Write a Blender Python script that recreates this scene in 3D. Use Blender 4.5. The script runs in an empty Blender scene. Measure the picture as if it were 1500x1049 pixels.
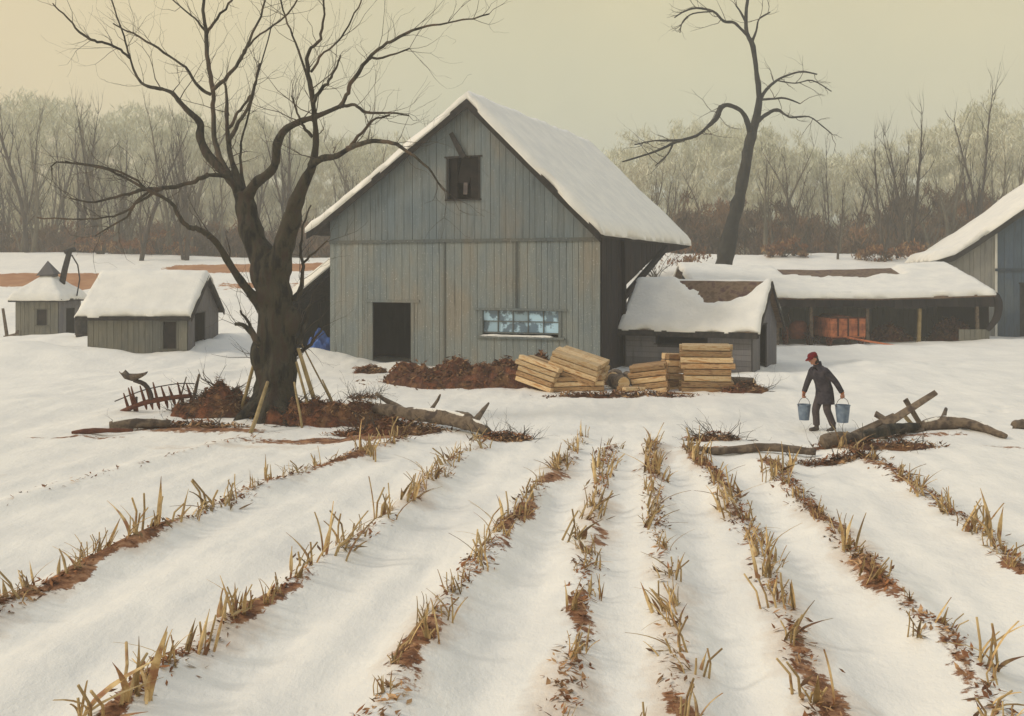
import bpy, math, random
import numpy as np
from mathutils import Vector, Matrix, noise as mnoise
random.seed(7); RNG = np.random.RandomState(5)
S = bpy.context.scene; COL = S.collection
R = math.radians
CAMZ = 3.5

def at(x, y, D):            # a point seen at photo position x, y that is D metres away
    return Vector(((x-750)/1500*D, D, CAMZ-(y-400)/1500*D))
def gnd(x, y):              # the same for a point on level ground
    return at(x, y, CAMZ*1500/(y-400))

# ------------------------------------------------------------ noise
def _h(ix, iy, s):
    n = (ix*374761393 + iy*668265263 + s*1442695041) & 0x7fffffff
    n = ((n ^ (n >> 13))*1274126177) & 0x7fffffff
    return ((n ^ (n >> 16)) & 0xffff)/65535.0
def vnoise(x, y, s=0):
    x = np.asarray(x, float); y = np.asarray(y, float)
    ix = np.floor(x).astype(np.int64); iy = np.floor(y).astype(np.int64)
    fx = x-ix; fy = y-iy; fx = fx*fx*(3-2*fx); fy = fy*fy*(3-2*fy)
    return ((_h(ix, iy, s)*(1-fx)+_h(ix+1, iy, s)*fx)*(1-fy) + (_h(ix, iy+1, s)*(1-fx)+_h(ix+1, iy+1, s)*fx)*fy)*2-1
def fbm(x, y, s=0, o=4):
    t = 0; a = 1; n = 0
    for i in range(o):
        t = t + a*vnoise(np.asarray(x)*2**i, np.asarray(y)*2**i, s+i*17); n += a; a *= .5
    return t/n
def sstep(a, b, x):
    t = np.clip((np.asarray(x, float)-a)/(b-a), 0, 1); return t*t*(3-2*t)

# ------------------------------------------------------------ objects
def tag(o, label=None, cat=None, group=None, kind=None):
    if label: o['label'] = label
    if cat: o['category'] = cat
    if group: o['group'] = group
    if kind: o['kind'] = kind
    return o
def empty(name, loc=(0, 0, 0), rz=0):
    o = bpy.data.objects.new(name, None); COL.objects.link(o)
    o.location = loc; o.rotation_euler = (0, 0, rz); o.empty_display_size = .2
    return o
class MB:
    def __init__(s): s.v = []; s.f = []; s.t = []
    def add(s, vs, fs, tint=1.0):
        b = len(s.v); s.v.extend([tuple(p) for p in vs])
        for f in fs: s.f.append(tuple(i+b for i in f)); s.t.append(tint)
    def box(s, c, size, rot=None, tint=1.0):
        hx, hy, hz = size[0]/2, size[1]/2, size[2]/2
        vs = [Vector((x, y, z)) for z in (-hz, hz) for y in (-hy, hy) for x in (-hx, hx)]
        if rot is not None: vs = [rot @ v for v in vs]
        vs = [v+Vector(c) for v in vs]
        s.add(vs, [(0, 2, 3, 1), (4, 5, 7, 6), (0, 1, 5, 4), (2, 6, 7, 3), (0, 4, 6, 2), (1, 3, 7, 5)], tint)
    def b2(s, x0, x1, y0, y1, z0, z1, tint=1.0):
        s.box(((x0+x1)/2, (y0+y1)/2, (z0+z1)/2), (x1-x0, y1-y0, z1-z0), None, tint)
    def beam(s, p, q, w, h, tint=1.0, roll=0, taper=1.0):
        p = Vector(p); q = Vector(q); d = q-p; L = d.length; d.normalize()
        up = Vector((0, 0, 1)) if abs(d.z) < .95 else Vector((0, 1, 0))
        sx = d.cross(up).normalized(); sz = sx.cross(d)
        m = Matrix.Rotation(roll, 3, d); sx = m @ sx; sz = m @ sz
        vs = []
        for (c, k) in ((p, 1), (q, taper)):
            for a, b in ((-1, -1), (1, -1), (1, 1), (-1, 1)):
                vs.append(c+sx*a*w/2*k+sz*b*h/2*k)
        s.add(vs, [(0, 1, 2, 3), (7, 6, 5, 4), (0, 4, 5, 1), (1, 5, 6, 2), (2, 6, 7, 3), (3, 7, 4, 0)], tint)
    def tube(s, pts, rad, n=6, tint=1.0, cap=True, rough=0, flat=1.0, closed=False):
        pts = [Vector(p) for p in pts]; N = len(pts); b = len(s.v)
        d0 = (pts[1]-pts[0]).normalized()
        nrm = d0.orthogonal().normalized()
        for i, p in enumerate(pts):
            if i == 0: d = pts[1]-p
            elif i == N-1: d = p-pts[i-1]
            else: d = pts[i+1]-pts[i-1]
            if d.length < 1e-7: d = Vector((0, 0, 1))
            d.normalize(); nrm = (nrm-d*nrm.dot(d))
            if nrm.length < 1e-6: nrm = d.orthogonal()
            nrm.normalize(); bn = d.cross(nrm); r = rad[i]
            for k in range(n):
                a = 2*math.pi*k/n
                rr = r*(1+rough*mnoise.noise(Vector((math.cos(a)*2.1, math.sin(a)*2.1, 0))+p*2.2)+rough*.5*mnoise.noise(Vector((math.cos(a)*4, math.sin(a)*4, 3))+p*7)) if rough else r
                s.v.append(tuple(p+nrm*math.cos(a)*rr+bn*math.sin(a)*rr*flat))
        for i in range(N-1):
            for k in range(n):
                k2 = (k+1) % n
                s.f.append((b+i*n+k, b+i*n+k2, b+(i+1)*n+k2, b+(i+1)*n+k)); s.t.append(tint)
        if cap:
            s.f.append(tuple(b+k for k in range(n))[::-1]); s.t.append(tint)
            s.f.append(tuple(b+(N-1)*n+k for k in range(n))); s.t.append(tint)
    def rings(s, rings, n=16, tint=1.0, cap=True):   # rings: (centre, (rx, ry)) horizontal-ish loft with matrices
        b = len(s.v)
        for c, rx, ry, m in rings:
            for k in range(n):
                a = 2*math.pi*k/n
                v = Vector((math.cos(a)*rx, math.sin(a)*ry, 0))
                if m is not None: v = m @ v
                s.v.append(tuple(Vector(c)+v))
        N = len(rings)
        for i in range(N-1):
            for k in range(n):
                k2 = (k+1) % n
                s.f.append((b+i*n+k, b+i*n+k2, b+(i+1)*n+k2, b+(i+1)*n+k)); s.t.append(tint)
        if cap:
            s.f.append(tuple(b+k for k in range(n))[::-1]); s.t.append(tint)
            s.f.append(tuple(b+(N-1)*n+k for k in range(n))); s.t.append(tint)
    def ball(s, c, r, sc=(1, 1, 1), n=12, m=8, tint=1.0, rot=None):
        b = len(s.v); c = Vector(c)
        for i in range(1, m):
            th = math.pi*i/m
            for k in range(n):
                a = 2*math.pi*k/n
                v = Vector((math.sin(th)*math.cos(a)*r*sc[0], math.sin(th)*math.sin(a)*r*sc[1], math.cos(th)*r*sc[2]))
                if rot is not None: v = rot @ v
                s.v.append(tuple(c+v))
        v = Vector((0, 0, r*sc[2])); w = -v
        if rot is not None: v = rot @ v; w = rot @ w
        s.v.append(tuple(c+v)); s.v.append(tuple(c+w)); T = b+(m-1)*n
        for i in range(m-2):
            for k in range(n):
                k2 = (k+1) % n
                s.f.append((b+i*n+k, b+(i+1)*n+k, b+(i+1)*n+k2, b+i*n+k2)); s.t.append(tint)
        for k in range(n):
            k2 = (k+1) % n
            s.f.append((T, b+k, b+k2)); s.t.append(tint)
            s.f.append((T+1, b+(m-2)*n+k2, b+(m-2)*n+k)); s.t.append(tint)
    def mesh(s, name, mat, smooth=False):
        me = bpy.data.meshes.new(name); me.from_pydata(s.v, [], s.f)
        a = me.attributes.new('tint', 'FLOAT', 'FACE'); a.data.foreach_set('value', np.array(s.t, dtype=np.float32))
        if smooth: me.polygons.foreach_set('use_smooth', [True]*len(me.polygons))
        me.materials.append(mat); me.update(); return me
    def build(s, name, mat, parent=None, smooth=False):
        o = bpy.data.objects.new(name, s.mesh(name, mat, smooth)); COL.objects.link(o)
        if parent is not None: o.parent = parent
        return o
def catmull(pts, rad, sub=4):
    P = [Vector(p) for p in pts]; out = []; ro = []
    for i in range(len(P)-1):
        p0 = P[max(i-1, 0)]; p1 = P[i]; p2 = P[i+1]; p3 = P[min(i+2, len(P)-1)]
        for k in range(sub):
            t = k/sub
            out.append(.5*((2*p1)+(p2-p0)*t+(2*p0-5*p1+4*p2-p3)*t*t+(3*p1-p0-3*p2+p3)*t**3)); ro.append(rad[i]*(1-t)+rad[i+1]*t)
    out.append(P[-1]); ro.append(rad[-1]); return out, ro
def remesh(o, vox, smooth=2):
    m = o.modifiers.new('r', 'REMESH'); m.mode = 'VOXEL'; m.voxel_size = vox; m.use_smooth_shade = True
    if smooth:
        m2 = o.modifiers.new('s', 'SMOOTH'); m2.iterations = smooth; m2.factor = .5
    return o

# ------------------------------------------------------------ materials
def newmat(name):
    m = bpy.data.materials.new(name); m.use_nodes = True
    nt = m.node_tree; return m, nt, nt.nodes['Principled BSDF']
def N(nt, t, **k):
    n = nt.nodes.new(t)
    for a, v in k.items():
        if a in n.inputs.keys(): n.inputs[a].default_value = v
        else: setattr(n, a, v)
    return n
def ramp(nt, stops, interp='LINEAR'):
    r = nt.nodes.new('ShaderNodeValToRGB'); cr = r.color_ramp; cr.interpolation = interp
    while len(cr.elements) < len(stops): cr.elements.new(.5)
    for e, (p, c) in zip(cr.elements, stops):
        e.position = p; e.color = (*c, 1) if len(c) == 3 else c
    return r
def mixc(nt, a, b, fac, mode='MIX'):
    m = nt.nodes.new('ShaderNodeMix'); m.data_type = 'RGBA'; m.blend_type = mode; m.clamp_factor = True
    for sock, val in ((m.inputs[0], fac), (m.inputs[6], a), (m.inputs[7], b)):
        if hasattr(val, 'is_linked'): nt.links.new(val, sock)
        else: sock.default_value = val if not isinstance(val, tuple) else ((*val, 1) if len(val) == 3 else val)
    return m.outputs[2]
def coords(nt, sc=(1, 1, 1), obj=True):
    c = nt.nodes.new('ShaderNodeTexCoord'); mp = nt.nodes.new('ShaderNodeMapping'); mp.inputs['Scale'].default_value = sc
    nt.links.new(c.outputs['Object' if obj else 'Generated'], mp.inputs[0]); return mp.outputs[0]
def noi(nt, vec, scale, detail=4, rough=.55, dist=0):
    n = N(nt, 'ShaderNodeTexNoise', Scale=scale, Detail=detail, Roughness=rough, Distortion=dist)
    nt.links.new(vec, n.inputs['Vector']); return n.outputs['Fac']
def simple(name, c1, c2, scale=4, sc=(1, 1, 1), rough=.85, bump=.3, bscale=30, tint=True, flecks=0, c3=None, spec=.2, bdist=.02, lo=.38, hi=.62):
    m, nt, p = newmat(name); v = coords(nt, sc)
    f = noi(nt, v, scale, 5, .6)
    stops = [(lo, c1), (hi, c2)] if c3 is None else [(lo, c1), ((lo+hi)/2, c2), (hi, c3)]
    r = ramp(nt, stops); nt.links.new(f, r.inputs[0]); c = r.outputs[0]
    if tint:
        a = N(nt, 'ShaderNodeAttribute', attribute_name='tint'); c = mixc(nt, c, a.outputs['Color'], 1.0, 'MULTIPLY')
    if flecks:
        ff = noi(nt, coords(nt), 22, 3, .7); rr = ramp(nt, [(flecks, (0, 0, 0)), (flecks+.03, (1, 1, 1))]); nt.links.new(ff, rr.inputs[0])
        c = mixc(nt, c, (.62, .61, .58), rr.outputs[0])
    nt.links.new(c, p.inputs['Base Color']); p.inputs['Roughness'].default_value = rough
    p.inputs['Specular IOR Level'].default_value = spec
    if bump:
        b = N(nt, 'ShaderNodeBump', Strength=bump, Distance=bdist); nt.links.new(noi(nt, v, bscale, 5, .65), b.inputs['Height'])
        nt.links.new(b.outputs[0], p.inputs['Normal'])
    return m
SNOWC = (.87, .835, .76); SNOWD = (.78, .755, .70)
M = {}
M['snow'] = simple('snow_cover', SNOWC, SNOWD, 1.3, bump=.5, bscale=9, tint=False, rough=.7, bdist=.05)
def boards_mat(name, c1, c2, c3, flecks=.70):
    m, nt, p = newmat(name)
    big = noi(nt, coords(nt, (.8, .8, .35)), .75, 4, .6)
    r = ramp(nt, [(.36, c1), (.5, c2), (.64, c3)]); nt.links.new(big, r.inputs[0])
    grain = noi(nt, coords(nt, (14, 14, .9)), 1.6, 6, .7)
    g = ramp(nt, [(.3, (.78, .78, .78)), (.7, (1.13, 1.13, 1.13))]); nt.links.new(grain, g.inputs[0])
    c = mixc(nt, r.outputs[0], g.outputs[0], 1.0, 'MULTIPLY')
    a = N(nt, 'ShaderNodeAttribute', attribute_name='tint'); c = mixc(nt, c, a.outputs['Color'], 1.0, 'MULTIPLY')
    st = noi(nt, coords(nt, (5, 5, .5)), 1.1, 4, .6); sr = ramp(nt, [(.6, (0, 0, 0)), (.75, (.55, .55, .55))]); nt.links.new(st, sr.inputs[0])
    c = mixc(nt, c, (.045, .042, .04), sr.outputs[0])
    ff = noi(nt, coords(nt), 26, 3, .75); fr = ramp(nt, [(flecks, (0, 0, 0)), (flecks+.02, (1, 1, 1))]); nt.links.new(ff, fr.inputs[0])
    c = mixc(nt, c, (.66, .65, .62), fr.outputs[0])
    nt.links.new(c, p.inputs['Base Color']); p.inputs['Roughness'].default_value = .85; p.inputs['Specular IOR Level'].default_value = .15
    b = N(nt, 'ShaderNodeBump', Strength=.5, Distance=.012); nt.links.new(grain, b.inputs['Height']); nt.links.new(b.outputs[0], p.inputs['Normal'])
    return m
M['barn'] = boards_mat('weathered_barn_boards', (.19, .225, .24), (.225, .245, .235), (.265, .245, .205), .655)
M['barn2'] = boards_mat('blue_grey_gable_boards', (.15, .185, .205), (.18, .205, .21), (.215, .21, .19), .67)
M['shed'] = boards_mat('weathered_shed_boards', (.19, .185, .16), (.22, .205, .165), (.17, .17, .155))
M['dark'] = boards_mat('dark_old_shaded_boards', (.030, .025, .027), (.018, .016, .019), (.045, .034, .032), .76)  # near-black; puts the shade of the barn's right side into the colour
M['shed2'] = boards_mat('grey_violet_boards', (.14, .135, .15), (.17, .16, .16), (.12, .115, .13))
M['blue'] = boards_mat('blue_grey_shaded_boards', (.085, .12, .155), (.07, .10, .14), (.11, .135, .15), .75)  # blue tone puts the far right barn's shaded wall into the colour
M['pale'] = boards_mat('pale_grey_boards', (.30, .29, .27), (.34, .32, .28), (.27, .27, .26), .72)
M['trim'] = simple('dark_trim', (.022, .021, .022), (.05, .043, .038), 6, rough=.9)  # darkened so the barge boards carry the overhang's shade
M['roofb'] = simple('old_shingles', (.11, .07, .045), (.19, .13, .085), 3, rough=.9, bump=.8, bscale=16, c3=(.09, .05, .045), flecks=.72)
M['black'] = simple('dark_interior', (.02, .017, .017), (.045, .035, .03), 2, rough=1)
M['bark'] = simple('dark_bark', (.03, .027, .023), (.075, .066, .05), 2.2, (1.6, 1.6, .45), rough=.95, bump=1.0, bscale=13, c3=(.12, .085, .06), bdist=.05)
M['bark_trunk'] = simple('trunk_bark', (.02, .018, .017), (.062, .055, .038), 2.6, (2.2, 2.2, .5), rough=.95, bump=1.0, bscale=10, c3=(.06, .042, .033), bdist=.06, tint=False)
M['bark2'] = simple('grey_bark', (.018, .019, .018), (.04, .037, .032), 2, rough=.95, bump=.8, bscale=6, bdist=.06)
M['twig'] = simple('twigs', (.05, .042, .036), (.10, .078, .06), 1, rough=.95, bump=0)
M['fbark'] = simple('forest_bark', (.11, .098, .072), (.18, .155, .115), .6, rough=.95, bump=0)
M['lumber'] = simple('fresh_lumber', (.66, .43, .20), (.78, .60, .36), 3, (1, 7, 7), rough=.7, bump=.3, bscale=20, c3=(.50, .25, .09))
M['lumber2'] = simple('weathered_lumber', (.42, .21, .08), (.55, .36, .18), 4, (1, 6, 6), rough=.75, bump=.3, bscale=20, c3=(.26, .13, .06))
M['pole'] = simple('peeled_poles', (.26, .19, .085), (.38, .28, .14), 4, rough=.8)
M['oldwood'] = simple('old_wood', (.095, .07, .052), (.20, .15, .105), 3.5, rough=.9, bump=.8, bscale=20, c3=(.075, .055, .045))
M['rust'] = simple('rust', (.17, .06, .03), (.10, .035, .022), 7, rough=.85, bump=.5, bscale=40)
M['wagon'] = simple('faded_orange_paint', (.60, .20, .09), (.48, .16, .07), 3, rough=.75, c3=(.30, .09, .05))
M['litter'] = simple('dead_leaves', (.27, .115, .045), (.13, .055, .026), 1.5, rough=.9, bump=0, c3=(.42, .25, .12))
M['stalk'] = simple('dry_corn_leaf', (.60, .44, .22), (.45, .31, .14), 5, rough=.7, bump=0, c3=(.27, .13, .065))
M['brush'] = simple('brown_brush', (.22, .08, .036), (.10, .04, .024), 2.5, rough=.95, bump=.8, bscale=14, c3=(.22, .11, .05), bdist=.08)
M['tarp'] = simple('blue_tarp', (.06, .16, .50), (.04, .09, .30), 3, rough=.5, bump=.4, bscale=6)
M['iron'] = simple('dark_iron', (.04, .035, .035), (.09, .06, .05), 6, rough=.7)
M['galv'] = simple('galvanised', (.13, .18, .26), (.22, .28, .36), 8, rough=.45, spec=.5)
M['galv'].node_tree.nodes['Principled BSDF'].inputs['Metallic'].default_value = .35
M['glass'] = simple('old_glass_sky_tone', (.32, .47, .58), (.09, .14, .19), 1.7, (1, 1, 1), rough=.12, bump=.2, bscale=3, tint=True, spec=.6, lo=.47, hi=.53)  # pale blue patches put reflected sky into the pane colour
M['coat'] = simple('wool_coat', (.03, .027, .036), (.07, .06, .07), 8, rough=.95, bump=.5, bscale=60, tint=False)
M['trouser'] = simple('brown_trousers', (.10, .078, .08), (.065, .052, .058), 10, rough=.95, tint=False)
M['boot'] = simple('boots', (.07, .055, .05), (.10, .08, .07), 8, rough=.7, tint=False)
M['cap'] = simple('red_cap', (.19, .014, .018), (.11, .010, .014), 10, rough=.9, tint=False)
M['skin'] = simple('skin', (.50, .25, .17), (.42, .19, .12), 6, rough=.6, bump=0, tint=False)
M['glove'] = simple('orange_gloves', (.45, .17, .07), (.36, .12, .05), 8, rough=.85, tint=False)
M['hair'] = simple('dark_hair', (.03, .025, .022), (.05, .04, .035), 20, rough=.8, tint=False)

# ------------------------------------------------------------ the field rows (ground points read off the picture)
ROWS_PX = [
 ('faint far left row', [(0, 742), (180, 690), (370, 640)], .0, .55),
 ('first row from the left edge', [(-60, 925), (0, 893), (160, 815), (320, 742), (450, 695), (590, 648)], 1, 1),
 ('second row from the left', [(150, 1070), (200, 1020), (330, 925), (450, 845), (560, 775), (640, 700), (705, 650)], 1, 1),
 ('third row from the left', [(545, 1070), (590, 990), (640, 905), (720, 805), (775, 735), (815, 690), (850, 645)], 1, 1),
 ('row left of centre', [(815, 1070), (835, 960), (852, 850), (868, 760), (880, 700), (893, 650)], 1, 1),
 ('row right of centre', [(990, 1070), (980, 950), (968, 840), (958, 760), (955, 700), (954, 652)], 1, 1),
 ('third row from the right', [(1215, 1070), (1150, 900), (1110, 810), (1075, 745), (1045, 700), (1005, 660)], 1, 1),
 ('second row from the right', [(1480, 1070), (1400, 955), (1310, 870), (1230, 790), (1170, 730), (1120, 680)], 1, 1),
 ('far right row', [(1640, 960), (1500, 840), (1430, 780), (1350, 725), (1290, 690), (1230, 664)], 1, .8),
]
ROWS = []
for nm, px, a, b in ROWS_PX:
    g = [gnd(*p) for p in px]; ys = np.array([p.y for p in g]); xs = np.array([p.x for p in g])
    o = np.argsort(ys); ys = ys[o]; xs = xs[o]
    sl = (xs[1]-xs[0])/(ys[1]-ys[0]); ys = np.concatenate([[ys[0]-14], ys]); xs = np.concatenate([[xs[0]-14*sl], xs])
    ROWS.append((nm, ys, xs, a, b))

BR = R(-21.6); BO = Vector((-7.07, 40, 0))
def barn_pt(u, v): return (BO.x+math.cos(BR)*u-math.sin(BR)*v, BO.y+math.sin(BR)*u+math.cos(BR)*v)

# bumps in the snow: x, y, radius x, radius y, height
def _g(px, py, D): p = at(px, py, D); return p.x, p.y
DRIFTS = [(-18.2, 38.5, 3.8, 2.2, .88), (-20.5, 47.5, 4.5, 3, .62), (-7.6, 38.4, 2.2, 1.7, .62), (-4.0, 37.3, .9, .8, .25), (-9.5, 33, 4, 2.5, .18),
          (9, 33.5, 2.5, 1, .2), (15.5, 45.5, 6, 1.3, .28), (24, 49, 3.5, 2.2, .35), (13.5, 37, 3, 3, .25), (-12.2, 44, 2, 5, .8), (3, 33.6, 3, .8, .15), (-13, 26, 3, 2, .15), (10.5, 21.6, 3, .8, .14)]
def Hn(x, y):
    x = np.asarray(x, float); y = np.asarray(y, float)
    z = .07*fbm(x*.22, y*.22, 3, 3) + .085*fbm((x-.13*y)*1.0, y*.16, 9, 3)+.05*np.abs(fbm((x-.13*y)*1.7, y*.5, 19, 3))+.014*fbm(x*5, y*4, 12, 3)
    fld = 1-sstep(21.5, 24, y)
    for nm, ys, xs, a, b in ROWS:
        xr = np.interp(y, ys, xs); w = .28
        end = 1-sstep(ys[-1]-.5, ys[-1]+.8, y)
        d = (x-xr)
        z = z + fld*end*b*(.10+.05*vnoise(y*1.7, xs[0]+0*y, 5))*np.exp(-(d/w)**2) - fld*end*b*.05*np.exp(-((np.abs(d)-.62)/.3)**2)
    for (dx, dy, rx, ry, h) in DRIFTS:
        z = z + h*np.exp(-((x-dx)/rx)**2-((y-dy)/ry)**2)*(1+.25*fbm(x*1.1, y*1.1, 21, 2))
    s = np.clip(y-58, 0, 27)
    z = z + .19*s*sstep(56, 62, y) + .006*np.clip(y-85, 0, 400) + .5*sstep(60, 90, y)*fbm(x*.05, y*.05, 31, 3)
    # two faint cart tracks curving out of the open shed
    for off in (0, 1.25):
        ty = 37.5+off+ (x-12)**2*.014
        z = z - .07*np.exp(-((y-ty)/.28)**2)*sstep(10, 12.5, x)
    return z
FP = []
for k in range(22):
    t = k*.62; fx = 7.3+t*.93+.3*math.sin(t*.35); fy = 23.0+t*.5+.05*t*t*.35
    FP.append((fx+(.0 if k % 2 else .02), fy+(.16 if k % 2 else -.16)))
_H0 = Hn
def Hn(x, y):
    z = _H0(x, y)
    for fx, fy in FP: z = z-.19*np.exp(-((x-fx)/.21)**2-((y-fy)/.16)**2)+.03*np.exp(-((x-fx)/.3)**2-((y-fy)/.24)**2)
    return z
def H(x, y): return float(Hn(x, y))

def patch(x, y, cx, cy, rx, ry, rot=0):
    c, s = math.cos(rot), math.sin(rot)
    dx = x-cx; dy = y-cy
    return np.exp(-((dx*c+dy*s)/rx)**2-((-dx*s+dy*c)/ry)**2)
def ground():
    def axis(segs):
        out = []
        for a, b, st in segs:
            n = max(1, int(round((b-a)/st))); out += list(np.linspace(a, b, n, endpoint=False))
        out.append(segs[-1][1]); return np.array(out)
    ys = axis([(-60, 3, 3), (3, 7, .25), (7, 14, .06), (14, 26, .1), (26, 42, .2), (42, 60, .4), (60, 95, .8), (95, 200, 5), (200, 700, 50)])
    xs = axis([(-600, -120, 40), (-120, -40, 4), (-40, -14, .5), (-14, -6, .12), (-6, 8, .07), (8, 16, .12), (16, 42, .5), (42, 120, 4), (120, 600, 40)])
    X, Y = np.meshgrid(xs, ys); Z = Hn(X, Y)
    nx, ny = len(xs), len(ys)
    co = np.stack([X.ravel(), Y.ravel(), Z.ravel()], 1)
    idx = np.arange(nx*ny).reshape(ny, nx)
    q = np.stack([idx[:-1, :-1], idx[:-1, 1:], idx[1:, 1:], idx[1:, :-1]], -1).reshape(-1, 4)
    me = bpy.data.meshes.new('ground'); me.vertices.add(len(co)); me.vertices.foreach_set('co', co.ravel())
    me.loops.add(q.size); me.loops.foreach_set('vertex_index', q.ravel().astype(np.int32))
    me.polygons.add(len(q)); me.polygons.foreach_set('loop_start', np.arange(0, q.size, 4, dtype=np.int32))
    me.polygons.foreach_set('loop_total', np.full(len(q), 4, dtype=np.int32)); me.update(calc_edges=True)
    me.polygons.foreach_set('use_smooth', [True]*len(q))
    x = X.ravel(); y = Y.ravel()
    dirt = np.zeros_like(x); grass = np.zeros_like(x); tan = np.zeros_like(x)
    for i, (nm, rys, rxs, a, b) in enumerate(ROWS):
        xr = np.interp(y, rys, rxs); e = 1-sstep(rys[-1]-.2, rys[-1]+.5, y)
        d = np.abs(x-xr-.05)
        k = .66+.52*vnoise(y*.75+i*9, y*0+i, 40); d = np.abs(x-xr-.05-.14*vnoise(y*1.3, i*3.1, 60))
        if a: dirt = np.maximum(dirt, e*k*np.exp(-(d/(.20+.10*vnoise(y*.6, i*2.2, 61)))**2))
        tan = np.maximum(tan, e*(.62+.5*vnoise(y*.6+i*5, y*0+i, 44))*np.exp(-(d/.45)**2)*b)
    DP = [(-3.8, 21.6, 2.6, .5, .15, .9), (-6.9, 22.6, 2.2, .6, 0, .85), (-9.0, 21.6, 1.6, .22, .05, .7), (-2.0, 34.2, 2.6, 1.2, -.1, .8), (3.4, 33.0, 3.8, .9, 0, .9),
          (8.4, 21.3, 1.8, .35, 0, .7), (4.5, 20.6, 1.7, .12, 0, .75), (-.35, 22.0, .8, .35, 0, .6), (-5.3, 36.6, .6, .5, 0, .8), (10, 20.0, 1.6, .3, -.2, .6)]
    for (cx, cy, rx, ry, ro, am) in DP: dirt = np.maximum(dirt, am*patch(x, y, cx, cy, rx, ry, ro))
    for (cx, cy, rx, ry, ro, am) in [(-5.5, 20.6, 3, .5, .1, .75), (-9.5, 17.3, 2, .4, .3, .5), (-14, 33, 5, 1.5, 0, .35), (18, 40, 8, 2.5, -.1, .4), (3, 13, .6, 3, .1, .5), (-2.2, 13.0, 1.2, .5, .2, .35)]:
        tan = np.maximum(tan, am*patch(x, y, cx, cy, rx, ry, ro))
    # tawny grass strips on the rise behind the sheds
    px = 750+x/np.maximum(y, 1)*1500
    g1 = sstep(70.5, 71.5, y+.8*vnoise(x*.5, y*.5, 2))*(1-sstep(76.2, 77, y+.8*vnoise(x*.5, y*.5, 4)))*(1-sstep(-28.5, -27.5, x+1.2*vnoise(y, x, 6)))
    g2 = sstep(77.5, 78.3, y+.7*vnoise(x*.4, y*.5, 7))*(1-sstep(80.8, 81.5, y+.7*vnoise(x*.4, y*.5, 8)))*sstep(-28, -25.5, x)*(1-sstep(-14, -12.5, x))
    g3 = sstep(70.5, 71, y+.9*vnoise(x*.6, y*.6, 9))*(1-sstep(73, 73.5, y))*sstep(-21.5, -20.5, x)*(1-sstep(-12, -11, x))*(vnoise(x*.5, y*.5, 12)*.5+.7)
    grass = np.maximum(np.maximum(g1, g2), g3)
    forest = sstep(86, 93, y)*.75
    dirt = np.maximum(dirt, forest)
    ca = me.color_attributes.new('mask', 'FLOAT_COLOR', 'POINT')
    ca.data.foreach_set('color', np.stack([np.clip(dirt, 0, 1), np.clip(grass, 0, 1), np.clip(tan, 0, 1), np.ones_like(x)], 1).ravel().astype(np.float32))
    m, nt, p = newmat('snowy_field'); v = coords(nt)
    a = N(nt, 'ShaderNodeAttribute', attribute_name='mask'); sp = N(nt, 'ShaderNodeSeparateColor'); nt.links.new(a.outputs['Color'], sp.inputs[0])
    sn = ramp(nt, [(.35, SNOWD), (.6, SNOWC)]); nt.links.new(noi(nt, v, .55, 5, .6), sn.inputs[0]); c = sn.outputs[0]
    def thr(chan, scale, k, soft, stretch=(1, 1, 1)):
        n = noi(nt, coords(nt, stretch), scale, 6, .72)
        s1 = N(nt, 'ShaderNodeMath', operation='MULTIPLY_ADD'); nt.links.new(chan, s1.inputs[0]); s1.inputs[1].default_value = k; nt.links.new(n, s1.inputs[2])
        mr = N(nt, 'ShaderNodeMapRange'); nt.links.new(s1.outputs[0], mr.inputs[0]); mr.inputs[1].default_value = .82; mr.inputs[2].default_value = .82+soft
        return mr.outputs[0]
    tn = thr(sp.outputs[2], 1.4, .62, .30, (1, .8, 1))
    tm = N(nt, 'ShaderNodeMath', operation='MULTIPLY'); nt.links.new(tn, tm.inputs[0]); tm.inputs[1].default_value = .62
    c = mixc(nt, c, (.60, .47, .35), tm.outputs[0])
    gr = ramp(nt, [(.35, (.34, .145, .06)), (.65, (.44, .22, .10))]); nt.links.new(noi(nt, v, .8, 5), gr.inputs[0])
    c = mixc(nt, c, gr.outputs[0], thr(sp.outputs[1], 2.2, .75, .06))
    dr = ramp(nt, [(.34, (.075, .032, .018)), (.48, (.22, .095, .042)), (.62, (.40, .215, .11))]); nt.links.new(noi(nt, v, 5, 5, .7), dr.inputs[0])
    c = mixc(nt, c, dr.outputs[0], thr(sp.outputs[0], 5.5, .62, .07))
    nt.links.new(c, p.inputs['Base Color']); p.inputs['Roughness'].default_value = .75; p.inputs['Specular IOR Level'].default_value = .2
    b1 = N(nt, 'ShaderNodeBump', Strength=.55, Distance=.10); nt.links.new(noi(nt, coords(nt, (1, .6, 1)), 2.2, 6, .6), b1.inputs['Height'])
    b2 = N(nt, 'ShaderNodeBump', Strength=.35, Distance=.01); nt.links.new(noi(nt, v, 40, 3, .6), b2.inputs['Height']); nt.links.new(b1.outputs[0], b2.inputs['Normal'])
    nt.links.new(b2.outputs[0], p.inputs['Normal'])
    me.materials.append(m)
    o = bpy.data.objects.new('snowy_ground', me); COL.objects.link(o); tag(o, kind='structure')
ground()

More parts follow.
